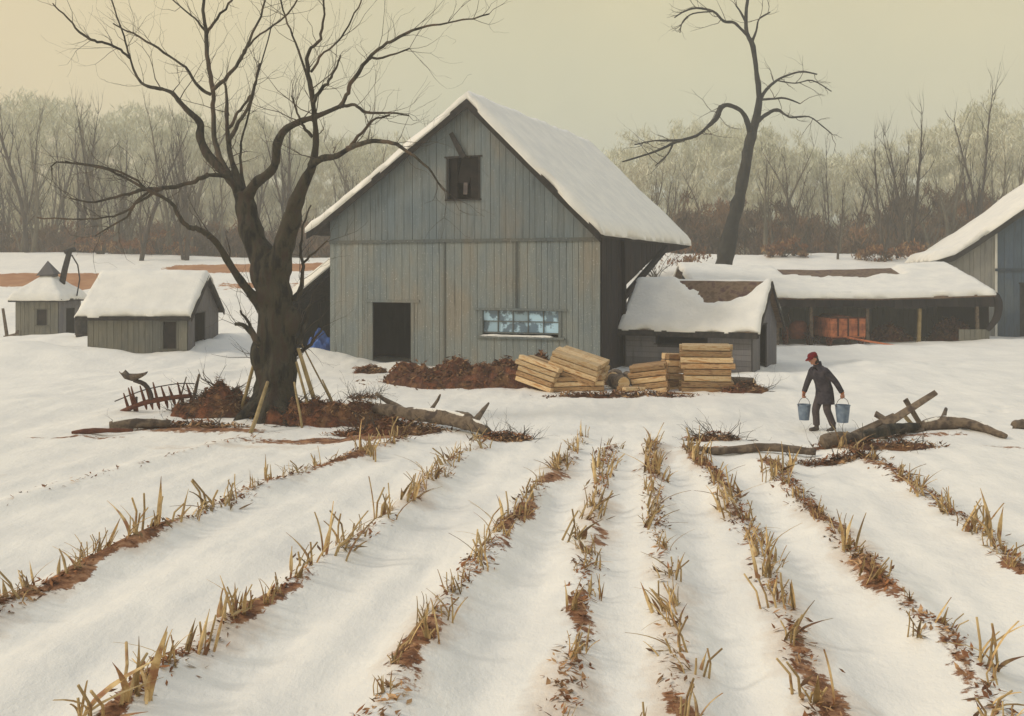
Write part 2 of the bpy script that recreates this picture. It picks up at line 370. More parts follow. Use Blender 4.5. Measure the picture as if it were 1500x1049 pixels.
# ------------------------------------------------------------ building helpers
def board_wall(mb, u0, u1, bot, top, place, bw=.26, th=.03, holes=(), gap=.014, seed=0, jag=.0, back=True):
    """vertical boards from u0 to u1; bot/top are functions of u; place(u, d, z) -> local point, d outward"""
    rnd = random.Random(seed); u = u0
    while u < u1-1e-4:
        w = min(bw*rnd.uniform(.7, 1.35), u1-u)
        if u1-(u+w) < .07: w = u1-u
        off = rnd.uniform(0, .012); tint = rnd.uniform(.93, 1.06)
        cuts = sorted(set([u, u+w]+[c for h in holes for c in (h[0], h[1]) if u+.02 < c < u+w-.02]))
        for a, b in zip(cuts[:-1], cuts[1:]):
            mid = (a+b)/2; segs = [(None, None)]
            zb0, zb1 = bot(a), bot(b); zt0, zt1 = top(a), top(b)
            hs = sorted([h for h in holes if h[0] <= mid <= h[1]], key=lambda h: h[2])
            lo = (zb0, zb1); parts = []
            for h in hs:
                parts.append((lo, (h[2], h[2]))); lo = (h[3], h[3])
            parts.append((lo, (zt0, zt1)))
            for (l, t) in parts:
                if (l[0]+l[1])/2 > (t[0]+t[1])/2-.02: continue
                t = (max(t[0], l[0]+.005), max(t[1], l[1]+.005))
                ga = gap/2 if a == u else 0; gb = gap/2 if b == u+w else 0
                j = rnd.uniform(-jag, jag) if lo == (zb0, zb1) or l == (zb0, zb1) else 0
                for (da, db, ea, eb, tt) in ((off+th*.5, off+th*1.5, ga, gb, tint),)+(((0, th*.5, 0, 0, .35),) if back else ()):
                    P = [place(a+ea, d, z) for d in (da, db) for z in (l[0]+j, t[0])] + [place(b-eb, d, z) for d in (da, db) for z in (l[1]+j, t[1])]
                    mb.add(P, [(0, 1, 5, 4), (2, 6, 7, 3), (0, 2, 3, 1), (4, 5, 7, 6), (1, 3, 7, 5), (0, 4, 6, 2)], tt)
        u += w
def field(mb, aa, bb, ztop, zbot, wob=0.0, seed=0, tint=1.0, rough=0, skin=False):
    """closed slab over a grid: top and bottom are functions of (a, b)"""
    na, nb = len(aa), len(bb)
    A, B = np.meshgrid(aa, bb)
    if wob:
        ea = np.zeros_like(A); eb = np.zeros_like(B)
        n1 = wob*fbm(B*1.3, B*0+seed, seed+1, 3); n2 = wob*fbm(A*1.3, A*0+seed+7, seed+2, 3)
        ea[:, 0] = n1[:, 0]; ea[:, -1] = n1[:, -1]; eb[0, :] = n2[0, :]; eb[-1, :] = n2[-1, :]*.8
        ea[:, 1] = n1[:, 1]*.6; ea[:, -2] = n1[:, -2]*.6; eb[1, :] = n2[1, :]*.6; eb[-2, :] = n2[-2, :]*.6
        A = A+ea; B = B+eb
    ZT = ztop(A, B); ZB = zbot(A, B)
    b0 = len(mb.v)
    mb.v.extend(map(tuple, np.stack([A.ravel(), B.ravel(), ZT.ravel()], 1).tolist()))
    mb.v.extend(map(tuple, np.stack([A.ravel(), B.ravel(), ZB.ravel()], 1).tolist())); n = na*nb
    for j in range(nb-1):
        for i in range(na-1):
            k = b0+j*na+i
            mb.f.append((k, k+1, k+na+1, k+na)); mb.t.append(tint)
            mb.f.append((k+n, k+na+n, k+na+1+n, k+1+n)); mb.t.append(tint)
    for i in range(na-1):
        for (k, r) in ((b0+i, 0), (b0+(nb-1)*na+i, 1)):
            f = (k, k+n, k+n+1, k+1); mb.f.append(f if not r else f[::-1]); mb.t.append(tint)
    for j in range(nb-1):
        for (k, r) in ((b0+j*na, 1), (b0+j*na+na-1, 0)):
            f = (k, k+n, k+n+na, k+na); mb.f.append(f if not r else f[::-1]); mb.t.append(tint)
def edge(x, a, b, w):
    e = np.clip(np.minimum(x-a, b-x)/w, 0, 1); return np.sqrt(np.clip(1-(1-e)**2, 0, 1))
def profile(pts):
    ax = [p[0] for p in pts]; az = [p[1] for p in pts]
    return lambda a: np.interp(a, ax, az)
def breaks(pts, step):
    out = []
    for (a, b) in zip(pts[:-1], pts[1:]):
        n = max(1, int(round((b-a)/step))); out += list(np.linspace(a, b, n, endpoint=False))
    return np.array(out+[pts[-1]])
def roof(parent, prof, axis, a0, a1, b0, b1, snow=.3, th=.12, bare=None, sag=0, seed=0, step=.22, mat='roofb', over=.05, ridge_extra=0.0, edgew=.17):
    """prof: [(across, z)...]; axis 'x' = ridge runs along local y (across = x), 'y' = ridge along local x"""
    pf = profile(prof); keys = [p[0] for p in prof]
    lo, hi = keys[0], keys[-1]
    mid = [p[0] for p in prof if p[1] == max(q[1] for q in prof)][0]
    def zf(A, B):
        c = A if axis == 'x' else B; l = B if axis == 'x' else A
        l0, l1 = (b0, b1) if axis == 'x' else (a0, a1)
        t = np.clip((l-l0)/(l1-l0), 0, 1)
        return pf(c) - sag*np.sin(t*math.pi)*(1-.5*np.abs(c-mid)/(hi-lo)) + .015*vnoise(A*1.5, B*1.5, seed)
    rb = MB(); along = breaks([b0, b1] if axis == 'x' else [a0, a1], .5)
    cr = breaks(keys, .5)
    field(rb, cr if axis == 'x' else along, along if axis == 'x' else cr, zf, lambda A, B: zf(A, B)-th)
    r = rb.build('roof', M[mat], parent)
    if snow:
        sb = MB(); ks = list(keys); ks[0] -= over; ks[-1] += over
        cr = breaks(ks, step); l0, l1 = (b0-over, b1+over) if axis == 'x' else (a0-over, a1+over); al = breaks([l0, l1], step)
        def top(A, B):
            c = A if axis == 'x' else B; l = B if axis == 'x' else A
            h = snow*edge(c, ks[0], ks[-1], edgew)*edge(l, l0, l1, edgew)*(1+.32*fbm(A*.7, B*.7, seed+3, 4)+.08*fbm(A*3, B*3, seed+8, 2))
            h = h - .04*snow/.3*np.exp(-((c-mid)/.25)**2)*(1-ridge_extra)
            if bare is not None:
                mk = bare(A, B, c, l); h = h*(1-mk)-.05*mk
            return zf(A, B)+h
        field(sb, cr if axis == 'x' else al, al if axis == 'x' else cr, top, lambda A, B: zf(A, B)-.05, wob=.14, seed=seed)
        sb.build('roof_snow', M['snow'], parent, smooth=True)
    return zf

def frame(parent, u0, u1, z0, z1, place, w=.13, th=.05, name='window_frame', mat='shed', lintel=.12, sill=True, tint=.9):
    mb = MB()
    def bx(a, b, c, d, e=0):
        P = [place(x, y, z) for y in (.035, .035+th+e) for z in (c, d) for x in (a, b)]
        mb.add(P, [(0, 2, 3, 1), (4, 5, 7, 6), (0, 1, 5, 4), (2, 6, 7, 3), (0, 4, 6, 2), (1, 3, 7, 5)], tint)
    bx(u0-w, u0, z0, z1); bx(u1, u1+w, z0, z1); bx(u0-w-lintel, u1+w+lintel, z1, z1+w*.8, .02)
    if sill: bx(u0-w-lintel*.6, u1+w+lintel*.6, z0-w*.7, z0, .05)
    return mb.build(name, M[mat], parent)

# ------------------------------------------------------------ the main barn
def big_barn():
    root = empty('barn', (BO.x, BO.y, 0), BR)
    tag(root, 'large grey board barn with a snowy gable roof and a dark hayloft opening', 'barn')
    AP = 5.98; W = 10.95; L = 14.6
    prof = [(-.85, 5.12), (-.3, 5.42), (AP, 9.85), (W+.12, 4.86)]
    pf = profile(prof); top = lambda u: float(pf(u))-.13
    front = lambda u, d, z: (u, -d, z)
    def U(x, z=None):  # picture column to distance along the front wall
        k = (x-750)/1500; c, s = math.cos(BR), math.sin(BR)
        return (k*BO.y-BO.x)/(c-k*s)
    def Z(x, y):
        u = U(x); D = BO.y+math.sin(BR)*u; return CAMZ-(y-400)/1500*D
    door = (U(547), U(603), -.3, Z(575, 443)); win = (U(708), U(819), Z(760, 493), Z(760, 455)); loft = (U(658), U(702), Z(680, 292), Z(680, 231))
    belt = Z(690, 352)
    mb = MB()
    board_wall(mb, 0, W, lambda u: -.5, lambda u: belt, front, .27, .03, [door, win], seed=1)
    mb.build('front_wall', M['barn'], root)
    mb = MB(); board_wall(mb, 0, W, lambda u: belt+.0, top, lambda u, d, z: (u, -d-.02, z), .30, .03, [loft], seed=2)
    mb.build('gable_wall', M['barn2'], root)
    mb = MB(); mb.b2(-.03, W+.03, -.105, -.055, belt-.07, belt+.05, .55); mb.beam((U(757), -.07, belt-.07), (U(757), -.07, Z(757, 452)), .07, .05, .5)
    mb.beam((U(652), -.06, belt-.07), (U(652), -.06, .1), .06, .04, .55)
    mb.build('belt_board', M['barn'], root)
    # right side: tall boards up front, the back half only hangs under the eave
    side = lambda v, d, z: (W+d, v, z)
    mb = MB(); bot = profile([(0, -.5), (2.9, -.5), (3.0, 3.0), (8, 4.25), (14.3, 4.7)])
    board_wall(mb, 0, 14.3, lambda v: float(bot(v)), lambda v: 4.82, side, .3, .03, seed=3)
    mb.build('side_wall', M['dark'], root)  # side away from the sun, its shade painted in with near-black boards
    mb = MB(); board_wall(mb, 0, 14.3, lambda v: -.5, lambda v: 5.35, lambda v, d, z: (-d, v, z), .3, .03, seed=4)
    mb.build('side_wall', M['barn'], root)
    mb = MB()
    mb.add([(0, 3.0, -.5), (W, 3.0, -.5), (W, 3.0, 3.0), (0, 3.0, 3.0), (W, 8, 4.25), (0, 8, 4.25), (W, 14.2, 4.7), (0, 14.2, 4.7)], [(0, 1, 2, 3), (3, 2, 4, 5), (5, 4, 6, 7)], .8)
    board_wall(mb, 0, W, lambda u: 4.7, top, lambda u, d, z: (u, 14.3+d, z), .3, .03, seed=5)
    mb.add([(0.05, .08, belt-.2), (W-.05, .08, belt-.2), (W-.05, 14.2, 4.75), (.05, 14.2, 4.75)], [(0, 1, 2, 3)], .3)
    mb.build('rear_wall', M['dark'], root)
    mb = MB()        # big diagonal brace, eave shade put into its dark colour
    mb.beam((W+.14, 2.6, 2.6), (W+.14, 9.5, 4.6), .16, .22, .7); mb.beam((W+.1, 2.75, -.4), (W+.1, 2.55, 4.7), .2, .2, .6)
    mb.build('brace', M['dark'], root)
    roof(root, prof, 'x', -.85, W+.1, -.38, L, snow=.36, th=.13, seed=11, step=.2, over=.10, mat='trim')
    mb = MB()        # barge boards along both rakes, made deep and dark to include the overhang's shadow
    for (a, b) in ((prof[0], prof[1]), (prof[1], prof[2]), (prof[2], prof[3])):
        P = []
        for yy in (-.43, -.385):
            P += [(a[0], yy, a[1]-.30), (b[0], yy, b[1]-.30), (b[0], yy, b[1]+.02), (a[0], yy, a[1]+.02)]
        mb.add(P, [(0, 1, 2, 3), (7, 6, 5, 4), (0, 4, 5, 1), (3, 2, 6, 7), (0, 3, 7, 4), (1, 5, 6, 2)], .8)
    mb.build('barge_board', M['trim'], root)
    # doorway
    d = frame(root, door[0], door[1], -.3, door[3], front, .14, .04, 'door_frame', 'barn', .22, sill=False, tint=.85)
    # loft opening with a broken shutter
    lf = frame(root, loft[0], loft[1], loft[2], loft[3], lambda u, dd, z: (u, -dd-.03, z), .07, .03, 'loft_frame', 'trim', .08)
    mb = MB(); uc = (loft[0]+loft[1])/2
    mb.beam((loft[0]+.15, .12, loft[2]+.02), (loft[0]+.15, .12, loft[3]), .28, .03, .8); mb.beam((loft[1]-.2, .1, loft[2]+.02), (loft[1]-.2, .1, loft[3]), .36, .03, .7)
    mb.beam((uc-.1, .14, loft[2]+.6), (uc+.12, .14, loft[3]), .5, .03, .6)
    mb.beam((uc+.03, .04, loft[2]+.18), (uc+.05, .04, loft[2]+.62), .16, .02, 4.5)
    mb.build('broken_shutter', M['black'], root)
    mb = MB(); mb.beam((U(681), -.14, Z(681, 231)), (U(664), -.22, Z(664, 196)), .24, .05, 1.0, roll=1.4, taper=.7)
    mb.beam((U(656), -.13, Z(656, 233)), (U(684), -.13, Z(684, 229)), .05, .05, 1.0)
    mb.build('loose_board', M['trim'], root)
    # long window
    wf = frame(root, win[0], win[1], win[2], win[3], front, .10, .05, 'window_frame', 'barn', .22, tint=.8)
    mb = MB(); n = 5; rnd = random.Random(3)
    for i in range(n):
        for j in range(2):
            a = win[0]+(win[1]-win[0])*i/n; b = win[0]+(win[1]-win[0])*(i+1)/n; c = win[2]+.14+(win[3]-win[2]-.14)*j/2; e = win[2]+.14+(win[3]-win[2]-.14)*(j+1)/2
            mb.box(((a+b)/2, .02, (c+e)/2), (b-a-.03, .008, e-c-.03), Matrix.Rotation(rnd.uniform(-.05, .05), 3, 'Z') @ Matrix.Rotation(rnd.uniform(-.04, .04), 3, 'X'), rnd.choice([.35, .8, 1.0, 1.25, 1.35]) if not (i in (3, 4)) else 1.5)
    mb.build('pane', M['glass'], wf)
    mb = MB()
    for i in range(n+1):
        a = win[0]+(win[1]-win[0])*i/n; mb.b2(a-.018, a+.018, -.02, .03, win[2]+.12, win[3], .6)
    zz = (win[2]+.14+win[3])/2; mb.b2(win[0], win[1], -.018, .028, zz-.018, zz+.018, .6); mb.b2(win[0], win[1], -.02, .03, win[2]+.1, win[2]+.15, .6)
    mb.build('muntin', M['barn'], wf)
    sb = MB()
    field(sb, np.linspace(win[0]-.1, win[1]-.2, 24), np.linspace(-.14, 0.02, 5), lambda A, B: win[2]+.0+.06*edge(A, win[0]-.1, win[1]-.2, .3)*edge(B, -.14, .1, .06)+.02*vnoise(A*5, B*5, 2), lambda A, B: win[2]-.0+0*A)
    sb.build('sill_snow', M['snow'], wf, smooth=True)
    # low wing on the left
    mb = MB(); 
    lr = profile([(-2.45, 2.35), (-.05, 4.0)])
    board_wall(mb, -2.4, -.05, lambda u: -.5, lambda u: 1.0 if False else float(lr(u))-.1, lambda u, d, z: (u, 5.0+d, z), .3, .03, seed=8)
    for v in (.75, 2.9, 4.9): mb.beam((-2.3, v, -.5), (-2.3, v, 2.35), .14, .14, .7)
    mb.beam((-2.3, .75, 2.3), (-.1, .75, 3.8), .1, .2, .7); mb.add([(-2.35, .8, -.3), (-2.35, 5, -.3), (-2.35, 5, 2.3), (-2.35, .8, 2.3)], [(0, 1, 2, 3)], .6)
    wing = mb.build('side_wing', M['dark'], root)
    lp = [(-2.75, 2.1), (-2.2, 2.45), (-.06, 4.0)]; lpf = profile(lp)
    rb = MB(); field(rb, breaks([-2.75, -2.2, -.06], .3), breaks([.5, 5.2], .5), lambda A, B: lpf(A), lambda A, B: lpf(A)-.1)
    rb.build('wing_roof', M['trim'], wing)
    rb = MB(); field(rb, breaks([-2.85, -2.2, -.06], .15), breaks([.4, 5.3], .2), lambda A, B: lpf(A)+.42*edge(A, -2.85, 3, .3)*edge(B, .4, 5.3, .3)*(1+.2*fbm(A, B, 4, 3)), lambda A, B: lpf(A)-.03, wob=.06, seed=3)
    rb.build('wing_snow', M['snow'], wing, smooth=True)
    return root
big_barn()

# blue tarp under the wing
def tarp():
    mb = MB(); c = at(467, 500, 41.2); g = H(c.x, c.y)
    def top(A, B):
        r = np.sqrt(((A-c.x)/.62)**2+((B-c.y)/.55)**2)
        return g-.05+1.55*np.clip(1-r*r, 0, 1)**.7*(.8+.5*fbm(A*3.3, B*3.3, 5, 3))
    field(mb, np.linspace(c.x-.62, c.x+.62, 28), np.linspace(c.y-.55, c.y+.55, 24), top, lambda A, B: g-.12+0*A)
    tag(mb.build('tarp', M['tarp'], smooth=False), 'crumpled blue tarp lying in the dark opening beside the left corner of the grey barn', 'tarp')
tarp()

# ------------------------------------------------------------ small shed beside the barn
def shed_right():
    th = R(-27); O = at(918, 400, 38.1); root = empty('tool_shed', (O.x, O.y, 0), th)
    tag(root, 'low grey shed behind the lumber, its snowy roof showing a bare brown patch', 'shed')
    W, Dp = 4.66, 3.7; e, rz = 1.72, 3.2
    front = lambda u, d, z: (u, -d, z); end = lambda v, d, z: (W+d, v, z)
    gt = profile([(0, e), (Dp/2, rz-.12), (Dp, e)])
    mb = MB(); win = (1.2, 3.05, .92, 1.45)
    # horizontal clapboards in front
    rnd = random.Random(2); z = -.4
    while z < e:
        h = .2; z1 = min(z+h, e)
        for (a, b) in ([(0, W)] if z1 <= win[2]+.05 or z >= win[3]-.05 else [(0, win[0]), (win[1], W)]):
            mb.box(((a+b)/2, -.03, (z+z1)/2), (b-a, .03, h-.01), Matrix.Rotation(.06, 3, 'X'), rnd.uniform(.85, 1.2))
        z += h
    mb.b2(0, W, -.008, 0, -.4, win[2], .4); mb.b2(0, W, -.008, 0, win[3], e, .4)
    mb.build('front_wall', M['shed2'], root)
    mb = MB(); door = (1.05, 2.0, -.4, 1.62)
    board_wall(mb, 0, Dp, lambda v: -.4, lambda v: float(gt(v)), end, .24, .03, [door], seed=12)
    mb.build('gable_wall', M['shed2'], root)
    mb = MB()
    board_wall(mb, 0, Dp, lambda v: -.4, lambda v: float(gt(v)), lambda v, d, z: (-d, v, z), .24, .03, seed=13)
    board_wall(mb, 0, W, lambda v: -.4, lambda v: e, lambda u, d, z: (u, Dp+d, z), .24, .03, seed=14)
    mb.build('rear_wall', M['shed2'], root)
    frame(root, win[0], win[1], win[2], win[3], front, .05, .02, 'window_frame', 'trim', .1)
    frame(root, door[0], door[1], -.4, door[3], end, .06, .02, 'door_frame', 'trim', .03, sill=False)
    def bare(A, B, c, l):
        q = sstep(.42, .62, (1-((l-3.1)/1.95)**4)*.95-((Dp/2-c)/1.25)*(c < Dp/2)*(.5+.22*np.abs(l-3.1))-(c > Dp/2)*2+.22*fbm(A*2.2, B*2.2, 7, 3))
        return q*(c < Dp/2+.12)
    roof(root, [(-.3, 1.42), (.0, 1.68), (Dp/2, rz), (Dp+.25, 1.5)], 'y', -.25, W+.28, -.3, Dp+.25, snow=.17, th=.1, bare=bare, seed=20, step=.13)
    mb = MB(); mb.b2(-.27, W+.3, -.37, -.32, 1.2, 1.42)
    for s in (0, 1):
        a = (-.3, 1.42) if s == 0 else (Dp+.25, 1.5); b = (Dp/2, rz)
        P = [(x, p[0], p[1]+dz) for x in (W+.285, W+.33) for (p, dz) in ((a, -.2), (b, -.2), (b, .0), (a, .0))]
        mb.add(P, [(0, 1, 2, 3), (7, 6, 5, 4), (0, 4, 5, 1), (3, 2, 6, 7), (0, 3, 7, 4), (1, 5, 6, 2)])
    mb.build('fascia_board', M['trim'], root)
shed_right()

# ------------------------------------------------------------ long open shed
LS = dict(x0=9.3, x1=23.3, y=50.0, d=6.0, e=2.6, r=3.95)
def open_shed():
    x0, x1, d, e, r = 0, LS['x1']-LS['x0'], LS['d'], LS['e'], LS['r']
    root = empty('open_shed', (LS['x0'], LS['y'], 0))
    tag(root, 'long low open-fronted shed with a sagging snow roof and dark bays, behind the man', 'shed')
    gt = profile([(0, e), (d-.6, r-.1), (d+1.5, r-.9)])
    mb = MB(); board_wall(mb, 0, x1, lambda u: -.4, lambda u: 3.0, lambda u, dd, z: (u, d-.02-dd, z), .3, .03, seed=22)
    mb.build('back_wall', M['shed'], root)
    for X in (0, x1-.06):
        mb = MB(); board_wall(mb, 0, d, lambda v: -.4, lambda v: float(gt(v))-.1, (lambda v, dd, z: (X+dd, v, z)), .3, .03, seed=23)
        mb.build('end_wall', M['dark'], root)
    for i, px in enumerate((1065, 1140, 1189, 1271, 1349, 1432)):
        X = (px-750)/1500*LS['y']-LS['x0']; mb = MB(); lean = (.06, -.04, .0, .03, -.09, .05)[i]
        mb.beam((X+lean, .1, -.4), (X, .1, e-.25), .16, .16, .9, taper=.85)
        p = mb.build('post', M['oldwood' if i != 4 else 'pole'], root)
        if i == 4: p['label'] = 'pale stripped post'
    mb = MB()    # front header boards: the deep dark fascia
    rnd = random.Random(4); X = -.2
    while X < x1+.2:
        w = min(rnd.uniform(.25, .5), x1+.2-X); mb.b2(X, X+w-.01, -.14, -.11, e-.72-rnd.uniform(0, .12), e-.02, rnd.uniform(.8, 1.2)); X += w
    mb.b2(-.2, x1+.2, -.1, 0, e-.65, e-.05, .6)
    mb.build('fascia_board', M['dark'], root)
    mb = MB(); a = x1   # the curved sheathing at the right end
    pts = [(x1+.02, -.1, e-.05), (x1+.28, -.15, e-.25), (x1+.40, -.15, e-.7), (x1+.30, -.1, e-1.3), (x1-.1, 0, e-1.9)]
    P_, r_ = catmull(pts, [.10, .17, .2, .18, .12], 4); mb.tube(P_, r_, 8, rough=.15); mb.build('bent_sheathing', M['dark'], root, smooth=True); mb = MB()
    board_wall(mb, x1-1.5, x1, lambda u: -.4, lambda u: .75, lambda u, dd, z: (u, .0-dd, z), .25, .03, seed=33)
    mb.build('end_panel', M['shed'], root)
    def bare(A, B, c, l):
        t = np.exp(-((l-8.1)/3.5)**4)
        return sstep(.4, .6, t*sstep(d-3.1, d-2.5, c+.6*fbm(A*.9, B*.9, 5, 3)))*(c < d-.35)
    roof(root, [(-.35, e-.12), (.1, e+.02), (d-.6, r), (d+1.5, r-1.0)], 'y', -.3, x1+.15, -.35, d+1.5, snow=.22, th=.12, sag=.28, seed=30, step=.16, bare=bare)
open_shed()

# ------------------------------------------------------------ right hand barn
def barn_far_right():
    root = empty('barn', (23.6, 57, 0), R(-15))
    tag(root, 'blue-grey barn cut off by the right edge, with a flaring snowy roof', 'barn')
    AP = 9.0
    prof = [(-.2, 4.2), (.9, 4.55), (2.1, 5.35), (4.5, 7.1), (AP, 10.6), (13.5, 7.1), (18, 4.2)]; pf = profile(prof)
    front = lambda u, d, z: (u, -d, z)
    mb = MB(); board_wall(mb, .15, 3.03, lambda u: -.4, lambda u: float(pf(u))-.13, front, .28, .03, seed=41)
    board_wall(mb, 0, 12, lambda v: -.4, lambda v: 4.1, lambda v, d, z: (.15-d, v, z), .28, .03, seed=46)
    mb.build('lean_wall', M['pale'], root)  # lit part of the front, its light put into paler boards
    door = (4.35, 5.7, -.4, 2.9)
    mb = MB(); board_wall(mb, 3.03, 17.8, lambda u: -.4, lambda u: float(pf(u))-.13, lambda u, d, z: (u, -d-.05, z), .4, .03, [door], seed=42)
    mb.b2(3.0, 17.8, -.16, -.11, 3.6, 3.75, .6)
    mb.build('gable_wall', M['blue'], root)  # shaded part of the front, its shade put into bluer boards
    mb = MB(); board_wall(mb, 0, 12, lambda v: -.4, lambda v: 4.1, lambda v, d, z: (17.8+d, v, z), .4, .03, seed=43)
    board_wall(mb, .15, 17.8, lambda v: -.4, lambda v: float(pf(v))-.15, lambda u, d, z: (u, 12+d, z), .4, .03, seed=44)
    mb.build('rear_wall', M['blue'], root)
    mb = MB(); mb.b2(3.0, 3.12, -.13, -.08, -.3, 5.8, 2.2); mb.build('corner_board', M['pale'], root)
    frame(root, door[0], door[1], -.4, door[3], lambda u, d, z: (u, -d-.06, z), .1, .03, 'door_frame', 'trim', .05, sill=False)
    mb = MB(); mb.b2(door[0], door[1], .0, .04, -.3, door[3]); mb.build('door', M['black'], root)
    roof(root, prof, 'x', 0, 18, -.4, 12.3, snow=.42, th=.15, seed=40, step=.3, mat='trim', over=.12)
    mb = MB()
    for a, b in zip(prof[:-1], prof[1:]):
        P = [(p[0], y, p[1]+dz) for y in (-.46, -.405) for (p, dz) in ((a, -.38), (b, -.38), (b, -.02), (a, -.02))]
        mb.add(P, [(0, 1, 2, 3), (7, 6, 5, 4), (0, 4, 5, 1), (3, 2, 6, 7), (0, 3, 7, 4), (1, 5, 6, 2)])
    mb.build('barge_board', M['trim'], root)
barn_far_right()

# ------------------------------------------------------------ left sheds
def shed_left():
    x0, x1 = -16.53, -12.67; root = empty('wood_shed', (x0, 40, 0)); W = x1-x0; Dp = 4.0; e = 2.03; r = 3.42
    tag(root, 'low grey board shed under a smooth snow roof, left of the big bare tree', 'shed')
    gt = profile([(0, e), (Dp/2, r-.1), (Dp, e)])
    win = (2.92, 3.42, .55, 1.6); front = lambda u, d, z: (u, -d, z); end = lambda v, d, z: (W+d, v, z)
    mb = MB(); board_wall(mb, 0, W, lambda u: -.4, lambda u: e, front, .24, .03, [win], seed=51); mb.build('front_wall', M['shed'], root)
    door = (.75, 2.1, -.4, 1.9)
    mb = MB(); board_wall(mb, 0, Dp, lambda v: -.4, lambda v: float(gt(v)), end, .24, .03, [door], seed=52); mb.build('gable_wall', M['shed2'], root)  # gable end turned from the sun, shade put into darker boards
    mb = MB(); board_wall(mb, 0, Dp, lambda v: -.4, lambda v: float(gt(v)), lambda v, d, z: (-d, v, z), .24, .03, seed=53)
    board_wall(mb, 0, W, lambda v: -.4, lambda v: e, lambda u, d, z: (u, Dp+d, z), .24, .03, seed=54); mb.build('rear_wall', M['shed'], root)
    frame(root, *win, front, .05, .02, 'window_frame', 'shed', .1, tint=.7)
    mb = MB(); mb.box(((win[0]+win[1])/2+.02, .05, 1.06), (.52, .03, 1.1), Matrix.Rotation(.1, 3, 'Y'), .9); mb.build('shutter', M['black'], root)
    frame(root, *door, end, .06, .02, 'door_frame', 'shed2', .05, sill=False, tint=.7)
    roof(root, [(-.32, 1.82), (0, 2.0), (Dp/2, r), (Dp+.2, 1.9)], 'y', -.35, W+.22, -.32, Dp+.2, snow=.26, th=.1, seed=50, step=.13, mat='trim')
    mb = MB(); mb.b2(-.38, W+.2, -.38, -.33, 1.66, 1.82)
    for a in ((-.32, 1.82), (Dp+.2, 1.9)):
        b = (Dp/2, r)
        P = [(x, p[0], p[1]+dz) for x in (W+.225, W+.27) for (p, dz) in ((a, -.2), (b, -.2), (b, .03), (a, .03))]
        mb.add(P, [(0, 1, 2, 3), (7, 6, 5, 4), (0, 4, 5, 1), (3, 2, 6, 7), (0, 3, 7, 4), (1, 5, 6, 2)])
    mb.build('fascia_board', M['trim'], root)
shed_left()
def well_house():
    x0 = -24.2; root = empty('well_house', (x0, 50, 0)); W = 2.05; Dp = 2.5; e = 2.3
    tag(root, 'small square hut with a pointed snowy roof, cupola and leaning stovepipe at the left edge', 'shed')
    front = lambda u, d, z: (u, -d, z); end = lambda v, d, z: (W+d, v, z)
    win = (1.02, 1.5, .95, 1.72)
    mb = MB(); board_wall(mb, 0, W, lambda u: -.4, lambda u: e, front, .22, .03, [win], seed=61); mb.build('front_wall', M['shed'], root)
    door = (.75, 1.75, -.4, 1.75)
    mb = MB(); board_wall(mb, 0, Dp, lambda u: -.4, lambda u: e, end, .22, .03, [door], seed=62); mb.build('side_wall', M['shed2'], root)  # right side wall in darker boards that paint in its shade
    mb = MB(); board_wall(mb, 0, Dp, lambda u: -.4, lambda u: e, lambda v, d, z: (-d, v, z), .22, .03, seed=63)
    board_wall(mb, 0, W, lambda u: -.4, lambda u: e, lambda u, d, z: (u, Dp+d, z), .22, .03, seed=64); mb.build('rear_wall', M['shed'], root)
    frame(root, *win, front, .06, .02, 'window_frame', 'shed', .1, tint=.7)
    mb = MB(); mb.b2(win[0], win[1], .03, .06, win[2], win[3]); mb.build('pane', M['black'], root)
    frame(root, *door, end, .05, .02, 'door_frame', 'shed2', .03, sill=False)
    cx, cy = W/2, Dp/2
    def rz(A, B):
        q = np.maximum(np.abs(A-cx)/(W/2+.3), np.abs(B-cy)/(Dp/2+.3))
        return 2.18+1.25*(1-q)+.28*np.clip(q-.75, 0, 1)**1.5+.0
    aa = np.linspace(-.28, W+.28, 25); bb = np.linspace(-.28, Dp+.28, 25)
    mb = MB(); field(mb, aa, bb, rz, lambda A, B: rz(A, B)-.14); mb.build('roof', M['trim'], root)
    mb = MB(); field(mb, np.linspace(-.3, W+.3, 31), np.linspace(-.3, Dp+.3, 31), lambda A, B: rz(A, B)+.2*edge(A, -.3, W+.3, .2)*edge(B, -.3, Dp+.3, .2)*(1+.3*fbm(A*2, B*2, 9, 2)), lambda A, B: rz(A, B)-.05, wob=.06, seed=6)
    mb.build('roof_snow', M['snow'], root, smooth=True)
    mb = MB(); mb.b2(cx-.32, cx+.32, cy-.32, cy+.32, 3.0, 3.5)
    mb.add([(cx-.46, cy-.42, 3.36), (cx+.44, cy-.42, 3.46), (cx+.42, cy+.42, 3.46), (cx-.42, cy+.42, 3.42), (cx-.06, cy, 4.12)], [(0, 1, 4), (1, 2, 4), (2, 3, 4), (3, 0, 4), (3, 2, 1, 0)], .8)
    mb.build('cupola', M['shed2'], root)
    mb = MB(); mb.tube([(cx+.55, cy+.1, 2.7), (cx+.75, cy+.1, 3.7), (cx+1.0, cy+.1, 4.62)], [.17, .15, .13], 10, rough=.1); mb.tube([(cx+.75, cy+.1, 4.55), (cx+1.25, cy+.1, 4.7)], [.12, .12], 8)
    mb.tube([(cx+1.1, cy+.1, 4.4), (cx+1.4, cy+.1, 3.9), (cx+1.5, cy+.1, 3.2), (cx+1.35, cy+.1, 2.35)], [.035]*4, 5)
    mb.build('stovepipe', M['trim'], root, smooth=True)
well_house()
